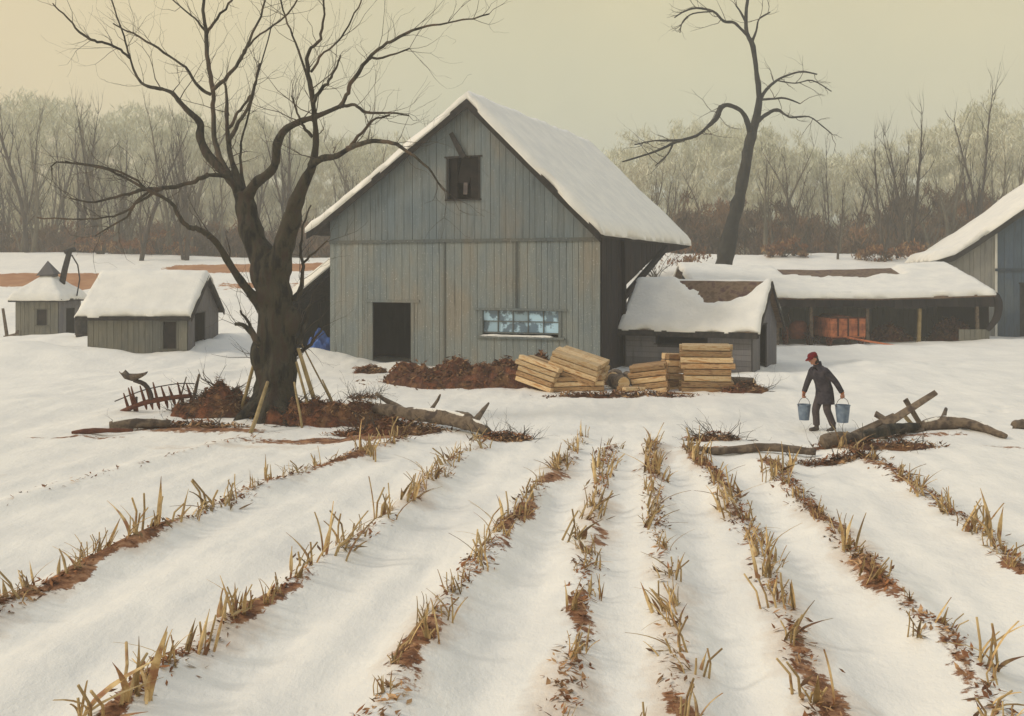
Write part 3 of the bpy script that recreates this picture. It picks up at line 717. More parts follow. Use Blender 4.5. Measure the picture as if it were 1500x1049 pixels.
def barrel():
    p = at(121, 497, 47); mb = MB(); g = H(p.x, p.y)-.15
    mb.rings([((0, 0, z), r, r, None) for z, r in ((0, .26), (.3, .32), (.6, .34), (.9, .32), (1.2, .26), (1.22, .2))], 14)
    root = empty('barrel', (p.x, p.y, g)); tag(root, 'dark upright barrel standing between the two left sheds', 'barrel')
    mb.build('staves', M['trim'], root, smooth=True)
    mb = MB()
    for z, r in ((.25, .325), (.95, .325)): mb.tube([(math.cos(a)*r, math.sin(a)*r, z) for a in np.linspace(0, 2*math.pi, 17)], [.018]*17, 5, cap=False)
    mb.build('hoop', M['iron'], root)
barrel()
def leftpost():
    p = at(12, 495, 49); g = H(p.x, p.y); mb = MB()
    mb.beam((0, 0, -.2), (-.28, .05, 1.5), .13, .13, .8, taper=.7); mb.beam((-.2, 0, .15), (.5, 0, .3), .09, .09); mb.beam((.15, .05, .05), (.5, -.02, .45), .08, .08)
    o = mb.build('fence_post', M['oldwood']); o.location = (p.x, p.y, g)
    tag(o, 'leaning broken fence post with a cross stick at the left edge of the picture', 'post')
leftpost()

# ------------------------------------------------------------ trees
def twigs(mb, start, d, L, r, depth, rnd, n=3, up=.25, kinds=4, sides=3, spread=.7, curl=.25):
    seg = 5; p = Vector(start); d = Vector(d).normalized(); pts = [p.copy()]; rs = [r]
    for i in range(seg):
        d = (d+Vector((rnd.gauss(0, curl), rnd.gauss(0, curl), rnd.gauss(0, curl)+up*.25))).normalized()
        p = p+d*L/seg; pts.append(p.copy()); rs.append(max(r*(1-(i+1)/seg*.75), .002))
    mb.tube(pts, rs, sides, tint=rnd.uniform(.8, 1.2), cap=False)
    if depth > 0:
        for k in range(n):
            i = rnd.randint(1, seg); q = pts[i]; dd = (pts[i]-pts[i-1]).normalized()
            side = Vector((rnd.gauss(0, 1), rnd.gauss(0, 1), rnd.gauss(0, .6)+up)).normalized()
            twigs(mb, q, dd+side*spread, L*rnd.uniform(.45, .75), rs[i]*.6, depth-1, rnd, n, up, kinds, sides, spread, curl)

def foreground_tree():
    D0 = 24.6; sc = D0/1500; base = at(403, 610, D0); gz = H(base.x, base.y)
    root = empty('bare_tree', (base.x, base.y, gz))
    tag(root, 'huge gnarled bare tree with a forked dark trunk, standing left in front of the barn', 'tree')
    off = Vector(root.location); rnd = random.Random(11)
    def P(x, y, dy): return at(x, y, D0+dy)-off
    # (x, y, width px, depth offset)
    thick = [
     [(400, 640, 84, 0), (402, 600, 80, 0), (405, 555, 70, 0), (406, 500, 66, 0), (403, 440, 60, 0), (396, 405, 58, 0), (384, 375, 48, .1), (368, 340, 42, .2), (362, 305, 38, .3), (357, 283, 34, .35)],
     [(402, 430, 50, 0), (408, 395, 42, -.1), (416, 360, 37, -.3), (427, 325, 34, -.5), (433, 298, 27, -.7), (446, 265, 19, -.9), (459, 238, 14, -1.1), (463, 200, 10, -1.2), (460, 168, 9, -1.3), (457, 130, 7, -1.4)],
     [(360, 300, 30, .3), (345, 270, 22, .5), (325, 248, 19, .8), (303, 225, 17, 1.1), (293, 200, 15, 1.3), (293, 180, 13, 1.4), (276, 163, 10, 1.5), (262, 148, 9, 1.6), (252, 136, 8, 1.7), (236, 130, 6, 1.8)],
     [(360, 292, 24, .3), (374, 270, 18, .0), (396, 252, 16, -.3), (404, 235, 15, -.5), (406, 212, 15, -.7), (418, 190, 13, -.9), (440, 178, 11, -1.1), (462, 171, 9, -1.3), (500, 155, 7, -1.6)],
     [(354, 285, 18, .3), (346, 255, 12, .5), (338, 230, 10, .7), (334, 205, 9, .8), (332, 165, 7, .9)],
     [(455, 243, 14, -1.1), (472, 232, 12, -1.5), (492, 229, 10, -1.9), (512, 217, 8, -2.3)],
     [(388, 455, 24, 0), (374, 438, 18, -.2), (356, 416, 14, -.5), (336, 386, 12, -.9), (318, 357, 11, -1.2), (303, 342, 9, -1.4)],
     [(348, 285, 14, .3), (336, 262, 9, .2), (320, 257, 8, .0), (300, 257, 7, -.2)],
    ]
    roots_ = [[(395, 560, 40, 0), (372, 595, 26, -.3), (352, 612, 16, -.6), (338, 630, 8, -.8)], [(405, 570, 40, -.1), (388, 605, 26, -.7), (375, 632, 14, -1.2), (366, 650, 6, -1.5)],
              [(412, 560, 36, 0), (432, 595, 24, -.2), (446, 612, 14, -.4), (462, 628, 7, -.6)], [(408, 560, 36, .1), (428, 590, 24, .5), (452, 600, 12, .9)], [(404, 570, 34, 0), (412, 605, 24, -.6), (420, 625, 12, -1.0)]]
    mb = MB()
    for ch in thick+roots_:
        pts = [P(x, y, d) for x, y, w, d in ch]; rr = [w/2*sc*.83 for x, y, w, d in ch]
        pts, rr = catmull(pts, rr, 5)
        mb.tube(pts, [r*(1+.05*math.sin(i*1.3)) for i, r in enumerate(rr)], 16, rough=.22)
    mb.ball(P(392, 398, -.0), 27*sc, (1, .8, 1.3)); mb.ball(P(427, 470, -.2), 14*sc, (1, 1, 1.6)); mb.ball(P(382, 520, -.2), 16*sc, (1, 1, 1.8))
    remesh(mb.build('trunk', M['bark_trunk'], root, smooth=True), .026, 2)
    thin = [
     [(457, 132, 7, -1.4), (450, 100, 6, -1.5), (453, 75, 5, -1.5), (468, 58, 4, -1.6), (474, 22, 3, -1.6), (471, -30, 2, -1.7)],
     [(238, 131, 6, 1.8), (215, 126, 5, 1.9), (201, 113, 4, 2.0), (191, 86, 3, 2.1), (184, 62, 3, 2.2), (172, 25, 2.5, 2.3), (158, -20, 2, 2.3)],
     [(191, 86, 4, 2.1), (176, 73, 4, 2.1), (158, 64, 4, 2.1), (138, 60, 4, 2.0), (122, 50, 4, 2.0), (100, 28, 3, 1.9), (77, 5, 2, 1.8)],
     [(334, 210, 8, .8), (350, 180, 6, .8), (366, 152, 5, .7), (375, 120, 3, .6), (381, 92, 2, .6)],
     [(333, 170, 7, .9), (331, 133, 4, .9), (329, 115, 2, .9)],
     [(343, 268, 10, .5), (322, 232, 9, .9), (314, 200, 8, 1.1), (312, 160, 7, 1.2), (311, 130, 7, 1.2), (305, 90, 7, 1.2), (302, 50, 6, 1.2), (298, 15, 5, 1.2), (296, -40, 4, 1.2)],
     [(311, 132, 7, 1.2), (330, 115, 6, 1.0), (350, 90, 5, .8), (366, 60, 4, .6), (385, 12, 3, .4), (395, -30, 2, .3)],
     [(350, 90, 4, .8), (372, 58, 3, .9), (410, 30, 3, 1), (445, -10, 2, 1)],
     [(308, 138, 6, 1.2), (290, 127, 5, 1.3), (272, 100, 4, 1.4), (240, 76, 4, 1.5), (205, 55, 3, 1.6), (166, 34, 2, 1.7)],
     [(302, 48, 5, 1.2), (290, 32, 3, 1.3), (270, 15, 2.5, 1.4), (250, -5, 2, 1.5)],
     [(303, 48, 5, 1.2), (318, 28, 4, 1.1), (340, 0, 3, 1.0)],
     [(498, 156, 7, -1.6), (508, 140, 6, -1.7), (514, 122, 6, -1.8), (538, 88, 5, -2.0), (560, 68, 4, -2.2), (585, 54, 4, -2.4), (625, 38, 3, -2.7), (665, 32, 2, -3), (716, 20, 1.5, -3.2)],
     [(500, 156, 5, -1.6), (520, 154, 4, -1.8), (535, 165, 4, -2.0), (560, 164, 3, -2.2), (600, 170, 2, -2.4)],
     [(540, 86, 4, -2), (560, 84, 3, -2.1), (600, 72, 2, -2.2)],
     [(460, 150, 6, -1.4), (470, 132, 5, -1.3), (482, 118, 4, -1.3), (492, 100, 3, -1.2), (500, 82, 2, -1.2)],
     [(508, 219, 8, -2.3), (528, 211, 7, -2.5), (552, 207, 6, -2.7), (575, 210, 5, -2.9), (600, 224, 4, -3.1), (625, 246, 3, -3.2), (652, 280, 2, -3.3)],
     [(512, 217, 6, -2.3), (530, 195, 4, -2.3), (545, 178, 3, -2.4), (572, 168, 2, -2.4)],
     [(308, 346, 9, -1.4), (292, 336, 8, -1.5), (276, 333, 7, -1.5), (263, 318, 6, -1.6), (250, 297, 5, -1.6), (228, 284, 5, -1.6), (200, 270, 4, -1.7), (160, 250, 3, -1.7), (95, 236, 2, -1.6)],
     [(305, 257, 7, -.2), (285, 265, 6, -.4), (262, 272, 6, -.6), (240, 276, 6, -.9), (214, 278, 5, -1.2), (180, 286, 4, -1.4), (140, 296, 3, -1.5), (100, 290, 2, -1.5)],
     [(240, 276, 4, -.9), (205, 295, 4, -1.1), (180, 312, 3, -1.2), (150, 318, 2.5, -1.3), (110, 322, 2, -1.4), (55, 319, 1.5, -1.5)],
     [(225, 278, 4, -1), (205, 290, 4, -1.1), (185, 318, 3, -1.2), (140, 345, 2, -1.3)],
     [(214, 278, 4, -1.2), (195, 262, 3, -1.3), (160, 247, 3, -1.4), (85, 238, 1.5, -1.5), (75, 250, 1, -1.5)],
     [(336, 188, 6, .8), (348, 165, 4, .9), (362, 148, 4, 1.0), (372, 125, 3, 1), (380, 92, 2, 1)],
     [(358, 285, 8, .8), (352, 230, 4, 1.1), (360, 180, 3, 1.3), (392, 60, 2, 1.5), (398, 40, 1.5, 1.5)],
     [(432, 440, 12, .2), (441, 418, 7, .3), (443, 390, 5, .4), (440, 360, 4, .5), (445, 330, 3, .5), (455, 300, 2, .6)],
     [(443, 385, 4, .4), (460, 370, 3, .4), (480, 352, 2, .4)],
     [(458, 200, 5, -1.2), (445, 185, 4, -1.2), (435, 165, 3, -1.1), (428, 140, 2, -1.1)],
     [(455, 105, 4, -1.5), (475, 78, 3, -1.6), (500, 55, 2.5, -1.7), (520, 20, 2, -1.8), (535, -10, 1.5, -1.8)],
     [(462, 190, 5, -1.2), (452, 120, 4, -1), (432, 62, 3, -.9), (418, 25, 2.5, -.8), (405, -20, 2, -.8)],
     [(382, 515, 8, -.3), (368, 480, 5, -.5), (352, 455, 3, -.6)], [(376, 500, 9, -.4), (360, 478, 7, -.6), (343, 475, 5, -.7)],
     [(438, 505, 9, -.2), (448, 470, 6, -.2), (455, 440, 3, -.2)], [(432, 520, 8, 0), (455, 505, 5, .1), (472, 480, 3, .1)],
    ]
    mb = MB(); tb = MB()
    for ch in thin:
        pts = [P(x, y, d) for x, y, w, d in ch]; rr = [max(w*.5, 1.0)*sc for x, y, w, d in ch]
        if ch[-1][2] < 3:
            pts, rr = catmull(pts, rr, 4)
        else: pts, rr = catmull(pts, rr, 4)
        pts = [p+Vector((rnd.gauss(0, .012), rnd.gauss(0, .02), rnd.gauss(0, .012))) for p in pts]; pts[0] = pts[0]
        mb.tube(pts, rr, 7, tint=rnd.uniform(.85, 1.15), rough=.2)
        L = len(pts)
        for k in range(int(L*.5)):
            i = rnd.randint(int(L*.2), L-1); d = (pts[i]-pts[i-1]).normalized()
            side = Vector((rnd.gauss(0, 1), rnd.gauss(0, .7), rnd.gauss(.15, 1))).normalized()
            twigs(tb, pts[i], d+side*.8, rnd.uniform(.5, 1.5), min(rr[i]*.35, .007)+.0015, 1, rnd, 2, .3, spread=.8)
    for ch in thick[1:]:
        for k in range(3):
            x, y, w, d = ch[-1-rnd.randint(0, 2)]; dd = Vector((rnd.gauss(0, 1), rnd.gauss(0, 1), rnd.uniform(.2, 1)))
            twigs(tb, P(x, y, d), dd, rnd.uniform(.8, 1.7), .016, 1, rnd, 3, .4)
    for k in range(14):   # whips sprouting from the trunk near the ground
        y = rnd.uniform(430, 530); sgn = rnd.choice((-1, 1)); x = 405+sgn*30
        twigs(tb, P(x, y, rnd.uniform(-.2, .2)), (sgn*.7, rnd.uniform(-.3, .3), rnd.uniform(.3, 1)), rnd.uniform(.5, 1.1), .012, 1, rnd, 2)
    mb.build('branches', M['bark'], root, smooth=True); tb.build('twigs', M['twig'], root)
foreground_tree()

def back_tree():
    D0 = 66.; sc = D0/1500; p0 = at(1064, 378, D0); gz = H(p0.x, p0.y)
    root = empty('bare_tree', (p0.x, p0.y, gz)); off = Vector(root.location); rnd = random.Random(5)
    tag(root, 'tall dark bare tree with a curving trunk and drooping limb, right of the barn roof', 'tree')
    P = lambda x, y, d=0: at(x, y, D0+d)-off
    mb = MB(); tb = MB()
    chs = [[(1052, 470, 34, 0), (1058, 410, 28, 0), (1064, 372, 25, 0), (1071, 335, 22, 0), (1084, 285, 18, 0), (1093, 235, 16, 0), (1100, 200, 15, 0), (1107, 175, 12, 0), (1112, 142, 9, 0), (1108, 105, 7, 0), (1103, 68, 7, 0), (1094, 48, 6, 0), (1093, 20, 5, 0), (1096, -15, 4, 0), (1092, -60, 3, 0)],
     [(1099, 195, 9, 0), (1092, 172, 7, -1), (1082, 160, 6, -1.5), (1066, 154, 6, -2), (1056, 158, 8, -2.5), (1050, 172, 8, -3), (1038, 184, 5, -3.5), (1020, 199, 4, -4), (990, 208, 4, -4.5), (960, 222, 3, -5), (912, 237, 2, -6)],
     [(1020, 199, 3, -4), (1000, 205, 3, -4), (960, 206, 2, -4), (930, 212, 1.5, -5)], [(985, 212, 3, -4.5), (978, 226, 2, -5), (960, 243, 1.5, -5)],
     [(1096, 52, 6, 0), (1085, 42, 4, -1), (1075, 33, 4, -2), (1060, 31, 4, -2), (1045, 17, 3, -3), (1020, 12, 3, -3), (1000, 18, 2, -3), (988, 26, 1.5, -3)],
     [(1045, 17, 2, -3), (1015, 20, 2, -3), (1000, 32, 1.5, -3), (996, 48, 1.2, -3)],
     [(1113, 148, 6, 0), (1122, 132, 5, 1), (1138, 118, 4, 2), (1155, 110, 3, 2), (1175, 105, 3, 3), (1197, 109, 2, 3)], [(1138, 118, 2, 2), (1165, 122, 2, 2), (1190, 118, 2, 2), (1218, 134, 1.2, 2)],
     [(1114, 146, 4, 0), (1130, 145, 3, -1), (1150, 144, 3, -1), (1172, 152, 1.5, -1)],
     [(1108, 180, 6, 0), (1122, 168, 6, 1), (1138, 161, 5, 1), (1150, 168, 3, 2), (1160, 172, 3, 2), (1185, 171, 2, 2), (1205, 185, 2, 3), (1218, 196, 1.2, 3)],
     [(1101, 62, 5, 0), (1108, 45, 3, 0), (1112, 28, 2, 0), (1128, 18, 2, 0)], [(1094, 35, 4, 0), (1085, 18, 3, 0), (1078, 8, 2, 0)]]
    for ch in chs:
        pts, rr = catmull([P(x, y, d) for x, y, w, d in ch], [max(w*.5, .8)*sc for x, y, w, d in ch], 4)
        mb.tube(pts, rr, 8, rough=.25)
        if ch[0][2] < 20:
            for k in range(len(pts)//3):
                i = rnd.randint(len(pts)//3, len(pts)-1); twigs(tb, pts[i], (pts[i]-pts[i-1]).normalized()+Vector((rnd.gauss(0, .8), rnd.gauss(0, .6), rnd.gauss(0, .8))), rnd.uniform(.8, 2.4), .03, 1, rnd, 2)
    mb.build('trunk', M['bark2'], root, smooth=True); tb.build('crown', M['twig'], root)
back_tree()

def forest():
    protos = []
    for s in range(9):
        rnd = random.Random(100+s); tb = MB(); cb = MB(); h = rnd.uniform(9, 15)
        def stem(x, y, dx, hh, r0):
            pts = []; rs = []; p = Vector((x, y, -.6)); d = Vector((dx, rnd.uniform(-.05, .05), 1))
            n = 9
            for i in range(n+1):
                pts.append(p.copy()); rs.append(r0*(1-i/n)**.8+.02); d += Vector((rnd.gauss(0, .06), rnd.gauss(0, .06), 0)); p = p+d*hh/n
            tb.tube(pts, rs, 6, rough=.15)
            for i in range(2, n+1):
                for k in range(2 if i < 5 else 3):
                    dd = Vector((rnd.gauss(0, .55), rnd.gauss(0, .55), rnd.uniform(.6, 1.3)))
                    twigs(cb, pts[i], dd, hh*rnd.uniform(.12, .3)*(1.2-i/n*.5), max(rs[i]*.45, .03), 1, rnd, 3, .8, spread=.55, curl=.12)
        stem(0, 0, rnd.uniform(-.12, .12), h, rnd.uniform(.14, .24))
        if s % 3 == 0: stem(.15, .1, rnd.choice((-1, 1))*.22, h*.85, .13)
        if s % 4 == 1: stem(-.1, .1, rnd.choice((-1, 1))*.3, h*.7, .10)
        protos.append((tb.mesh('trunk', M['fbark'], True), cb.mesh('crown', M['fbark'])))
    rnd = random.Random(77); zones = {
        'l': ('slim bare grey-brown tree in the hazy wood behind the left sheds', 'bare trees of the wood behind the left sheds'),
        'c': ('slim bare tree in the hazy wood between the big forked tree and the barn', 'bare trees of the wood left of the barn roof'),
        'r': ('slim bare tree in the brown wood behind the long open shed', 'bare trees of the wood behind the open shed')}
    spots = []
    for k in range(42): spots.append((rnd.uniform(-20, 330), rnd.choice((88, 92, 97, 104, 112))+rnd.uniform(-2, 3), 'l'))
    for k in range(26): spots.append((rnd.uniform(335, 640), rnd.uniform(88, 116), 'c'))
    for k in range(48): spots.append((rnd.uniform(905, 1515), rnd.choice((85, 88, 94, 100, 110))+rnd.uniform(-2, 3), 'r'))
    for i, (px, D, z) in enumerate(spots):
        tm, cm = protos[i % 9]; x = (px-750)/1500*D
        t = empty('bare_tree', (x, D, H(x, D)), rnd.uniform(0, 6.28)); s = rnd.uniform(.6, 1.05)*(.82 if z == 'r' else .95); t.scale = (s, s, s*rnd.uniform(.9, 1.1))
        tag(t, zones[z][0], 'tree', zones[z][1])
        for nm, me in (('trunk', tm), ('crown', cm)):
            c = bpy.data.objects.new(nm, me); COL.objects.link(c); c.parent = t
            if i % 3 == 0: c.material_slots[0].link = 'OBJECT'; c.material_slots[0].material = M['twig']
    # named standouts
    for (px, D, pi, s, lab) in ((1227, 82, 2, .62, 'small crooked dark tree rising right behind the bare patch of the open shed roof'), (273, 83, 0, .95, 'stout dark bare trunk behind the long left shed'), (206, 82, 5, .8, 'thin bare tree rising just behind the middle of the left shed roof'), (1335, 84, 3, .8, 'upright dark tree just left of the far right barn roof'), (40, 86, 4, 1.0, 'bare tree standing above the small pointed hut'), (1425, 92, 6, 1.1, 'tall thin tree rising above the far right barn roof')):
        x = (px-750)/1500*D; t = empty('bare_tree', (x, D, H(x, D)), px); t.scale = (s, s, s); tag(t, lab, 'tree')
        for nm, me in (('trunk', protos[pi][0]), ('crown', protos[pi][1])):
            c = bpy.data.objects.new(nm, me); COL.objects.link(c); c.parent = t; c.data = me
            c.material_slots[0].link = 'OBJECT'; c.material_slots[0].material = M['twig']
forest()

def leafcloud(name, blobs, nper, size, mat, seed, slim=.28):
    """uneven masses of small faces: blobs = (x, y, z, rx, ry, rz)"""
    rs = np.random.RandomState(seed); V = []; F = []
    for (x, y, z, rx, ry, rz) in blobs:
        n = nper
        sub = rs.normal(0, .45, (max(4, n//60), 3)); sub /= np.maximum(np.linalg.norm(sub, axis=1, keepdims=True), .9)
        c = sub[rs.randint(0, len(sub), n)]+rs.normal(0, .16, (n, 3))
        c = c*np.array([rx, ry, rz])+np.array([x, y, z])
        a = rs.normal(0, 1, (n, 3)); a[:, 2] = np.abs(a[:, 2])+.8; a /= np.linalg.norm(a, axis=1, keepdims=True)
        b = np.cross(a, rs.normal(0, 1, (n, 3))); b /= np.linalg.norm(b, axis=1, keepdims=True)
        s = size*rs.uniform(.5, 1.5, (n, 1))
        q = np.stack([c-a*s, c+b*s*slim, c+a*s, c-b*s*slim], 1).reshape(-1, 3)
        k = len(V); V.append(q)
    V = np.concatenate(V); nf = len(V)//4
    me = bpy.data.meshes.new(name); me.vertices.add(len(V)); me.vertices.foreach_set('co', V.ravel())
    me.loops.add(nf*4); me.loops.foreach_set('vertex_index', np.arange(nf*4, dtype=np.int32)); me.polygons.add(nf)
    me.polygons.foreach_set('loop_start', np.arange(0, nf*4, 4, dtype=np.int32)); me.polygons.foreach_set('loop_total', np.full(nf, 4, dtype=np.int32)); me.update(calc_edges=True)
    at_ = me.attributes.new('tint', 'FLOAT', 'FACE'); at_.data.foreach_set('value', np.repeat(rs.uniform(.75, 1.25, (nf+29)//30), 30)[:nf].astype(np.float32))
    me.materials.append(mat); o = bpy.data.objects.new(name, me); COL.objects.link(o); return o
M['far'] = simple('far_wood_hazy_twigs', (.62, .625, .47), (.72, .71, .55), .12, rough=1, bump=0)  # twigs paled so the colour carries part of the distance haze
M['under'] = simple('undergrowth_twigs', (.085, .06, .04), (.15, .105, .068), .25, rough=1, bump=0, c3=(.25, .135, .07))
def woods():
    rnd = random.Random(9)
    outline = profile([(-200, 150), (0, 148), (70, 134), (120, 160), (150, 160), (200, 140), (250, 165), (330, 160), (420, 180), (560, 200), (640, 240), (900, 215), (940, 195), (1040, 180), (1120, 190), (1200, 215), (1320, 215), (1360, 190), (1430, 150), (1520, 165), (1700, 170)])
    bl = []
    for px in np.arange(-160, 1680, 15):
        if 640 < px < 890: continue
        D = rnd.uniform(150, 190); ty = float(outline(px))+rnd.uniform(-6, 16); top = CAMZ-(ty-400)/1500*D; g = 5.5
        x = (px-750)/1500*D
        bl.append((x, D, top-2.6, 3.6, 3.5, 3.2))
        z = top-5
        while z > g: bl.append((x+rnd.uniform(-2, 2), D+rnd.uniform(-6, 6), z, 3.6, 3.5, 2.8)); z -= 3.4
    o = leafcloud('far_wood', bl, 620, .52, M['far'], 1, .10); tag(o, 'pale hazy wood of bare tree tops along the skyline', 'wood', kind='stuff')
    bl = []
    for k in range(460):
        px = rnd.choice((rnd.uniform(-150, 660), rnd.uniform(890, 1620))); D = rnd.uniform(90, 130); x = (px-750)/1500*D
        hmax = 3.3+2.0*vnoise(px*.013, 0, 3)+(.8 if px > 1250 else .0)
        bl.append((x, D, H(x, D)+rnd.uniform(0, hmax), 2.2, 2, 1.7))
    o = leafcloud('undergrowth', bl, 300, .42, M['under'], 2, .11); tag(o, 'brown brushy undergrowth filling the foot of the wood', 'brush', kind='stuff')
woods()
def shrubs():
    rnd = random.Random(21)
    for (px, py, D, s, lab) in ((150, 372, 86, 1.6, 'low rust-brown bush at the wood edge behind the pointed hut'), (235, 372, 85.5, 1.8, 'wide low rust-brown bush at the wood edge behind the left shed'), (960, 300, 75, 2.6, 'reddish bush peeking out beside the barn roof end'),
                                (1375, 330, 78, 2.2, 'orange-brown bush just above the far right barn roof'), (1150, 370, 83, 1.3, 'brown bush right of the curving tall tree'), (472, 355, 62, 1.6, 'dark brown bush at the left corner of the barn roof'), (1290, 372, 82, 1.5, 'brown bush behind the middle of the open shed')):
        x = (px-750)/1500*D; g = H(x, D); o = leafcloud('bush', [(0, 0, s*.55, s*1.2, s*.7, s*.6), (s*.8, .2, s*.4, s*.7, s*.6, s*.4), (-s*.8, .2, s*.4, s*.8, s*.6, s*.4)], 420, .16, M['litter'], px)
        root = empty('bush', (x, D, g)); o.name = 'foliage'; o.parent = root
        mb = MB()
        for k in range(16): twigs(mb, (rnd.uniform(-.2, .2), 0, -.1), (rnd.gauss(0, .8), rnd.gauss(0, .4), 1), s*1.3, .03, 1, rnd, 3)
        mb.build('stems', M['twig'], root); tag(root, lab, 'bush')
shrubs()

# ------------------------------------------------------------ corn stubble
def stubble():
    protos = []
    for s in range(14):
        rnd = random.Random(300+s); mb = MB()
        for k in range(rnd.randint(2, 6)):
            a = rnd.uniform(0, 6.28); L = rnd.uniform(.16, .55); w = rnd.uniform(.009, .028); lean = rnd.choice((rnd.uniform(.05, .4), rnd.uniform(.4, 1.3))); bx, by = rnd.uniform(-.12, .12), rnd.uniform(-.12, .12)
            n = 6; tw = rnd.uniform(-.5, .5); V = []; fa = a+1.57
            for i in range(n+1):
                t = i/n; r = lean*L*t**1.7; z = L*t*(1-.25*lean*t)-.06; ww = w*(1-t**2.2)*(.55+1.2*t*(1-t)*2)+.001
                c = Vector((bx+math.cos(a)*r, by+math.sin(a)*r, z)); sd = Vector((math.cos(fa+tw*t), math.sin(fa+tw*t), 0)); fd = Vector((math.cos(a), math.sin(a), 0))
                V += [c-sd*ww+fd*.008, c-fd*.004, c+sd*ww+fd*.008]
            F = []
            for i in range(n): b = i*3; F += [(b, b+1, b+4, b+3), (b+1, b+2, b+5, b+4)]
            mb.add(V, F, rnd.choice((.55, .8, 1, 1.15, 1.3)))
        for k in range(rnd.randint(1, 4)):
            a = rnd.uniform(0, 6.28); h = rnd.uniform(.10, .34)
            mb.tube([(0+k*.07, 0, -.08), (.02*math.cos(a)+k*.07, .02*math.sin(a), h*.5), (rnd.uniform(.03, .14)*math.cos(a)+k*.07, .10*math.sin(a), h)], [.012, .010, .009], 6, rnd.uniform(.6, 1.15))
        for k in range(rnd.randint(2, 5)):   # withered scraps round the foot
            a = rnd.uniform(0, 6.28); c = Vector((rnd.gauss(0, .09), rnd.gauss(0, .09), rnd.uniform(.0, .05))); d = Vector((math.cos(a), math.sin(a), rnd.uniform(-.1, .6)))*rnd.uniform(.05, .12); sd = Vector((-math.sin(a), math.cos(a), .3))*.018
            mb.add([c-d, c+sd, c+d, c-sd], [(0, 1, 2, 3)], rnd.uniform(.3, .7))
        protos.append(mb.mesh('corn_stubble', M['stalk']))
    rnd = random.Random(8); cnt = 0
    for ri, (nm, ys, xs, a, b) in enumerate(ROWS):
        if ri == 0: continue
        y = 7.3
        while y < ys[-1]+.2:
            x = float(np.interp(y, ys, xs))
            px = 750+x/y*1500
            if -25 < px < 1525 and 395+3.5*1500/y < 1080:
                k = .5+.5*float(vnoise(y*.8, ri*3.3, 50))
                if rnd.random() < (.45+.75*k)*(.45 if ri in (5, 6) and y < 10.5 else 1.35 if ri in (1, 2) else 1):
                    o = bpy.data.objects.new('corn_stubble', protos[rnd.randrange(14)]); COL.objects.link(o)
                    xx = x+rnd.gauss(0, .09); o.location = (xx, y, H(xx, y)); o.rotation_euler = (rnd.gauss(0, .2), rnd.gauss(0, .2), rnd.uniform(0, 6.28))
                    s = rnd.choice((rnd.uniform(.4, .8), rnd.uniform(.7, 1.35)))*(1.15 if ri in (1, 2) else 1)*(.9 if y < 12 else 1.0); o.scale = (s, s, s)
                    tag(o, 'clump of dry tan corn stubble, '+nm, 'corn stubble', 'corn stubble clumps, '+nm); cnt += 1
            y += rnd.choice((rnd.uniform(.12, .3), rnd.uniform(.3, .62)))*(1 if y < 14 else 1.15)
    print('stubble', cnt)
    # dead leaves and chaff along the rows
    rs = np.random.RandomState(4); mb = MB(); rnd = random.Random(14)
    for ri, (nm, ys, xs, a, b) in enumerate(ROWS):
        n = 1900 if ri else 300
        for k in range(n):
            y = rnd.uniform(7, ys[-1]+.2); dens = .5+.5*float(vnoise(y*.9+ri*9, ri, 40))
            if rnd.random() > dens*1.15: continue
            x = float(np.interp(y, ys, xs))+rnd.gauss(0, .085+.07*max(0, dens-.5))+.03; z = H(x, y)+rnd.uniform(0, .035)
            an = rnd.uniform(0, 6.28); l = rnd.uniform(.015, .06); w = l*rnd.uniform(.2, .5); t = rnd.uniform(-.7, .7)
            d = Vector((math.cos(an), math.sin(an), t))*l; s = Vector((-math.sin(an), math.cos(an), rnd.uniform(-.5, .5)))*w
            c = Vector((x, y, z)); mb.add([c-d, c+s-d*.1, c+d, c-s+d*.1], [(0, 1, 2, 3)], rnd.choice((.7, 1, 1.3, 1.6)))
    o = mb.build('leaf_litter', M['litter']); tag(o, 'brown dead leaves and chaff strewn along the corn rows', 'leaf litter', kind='stuff')
stubble()
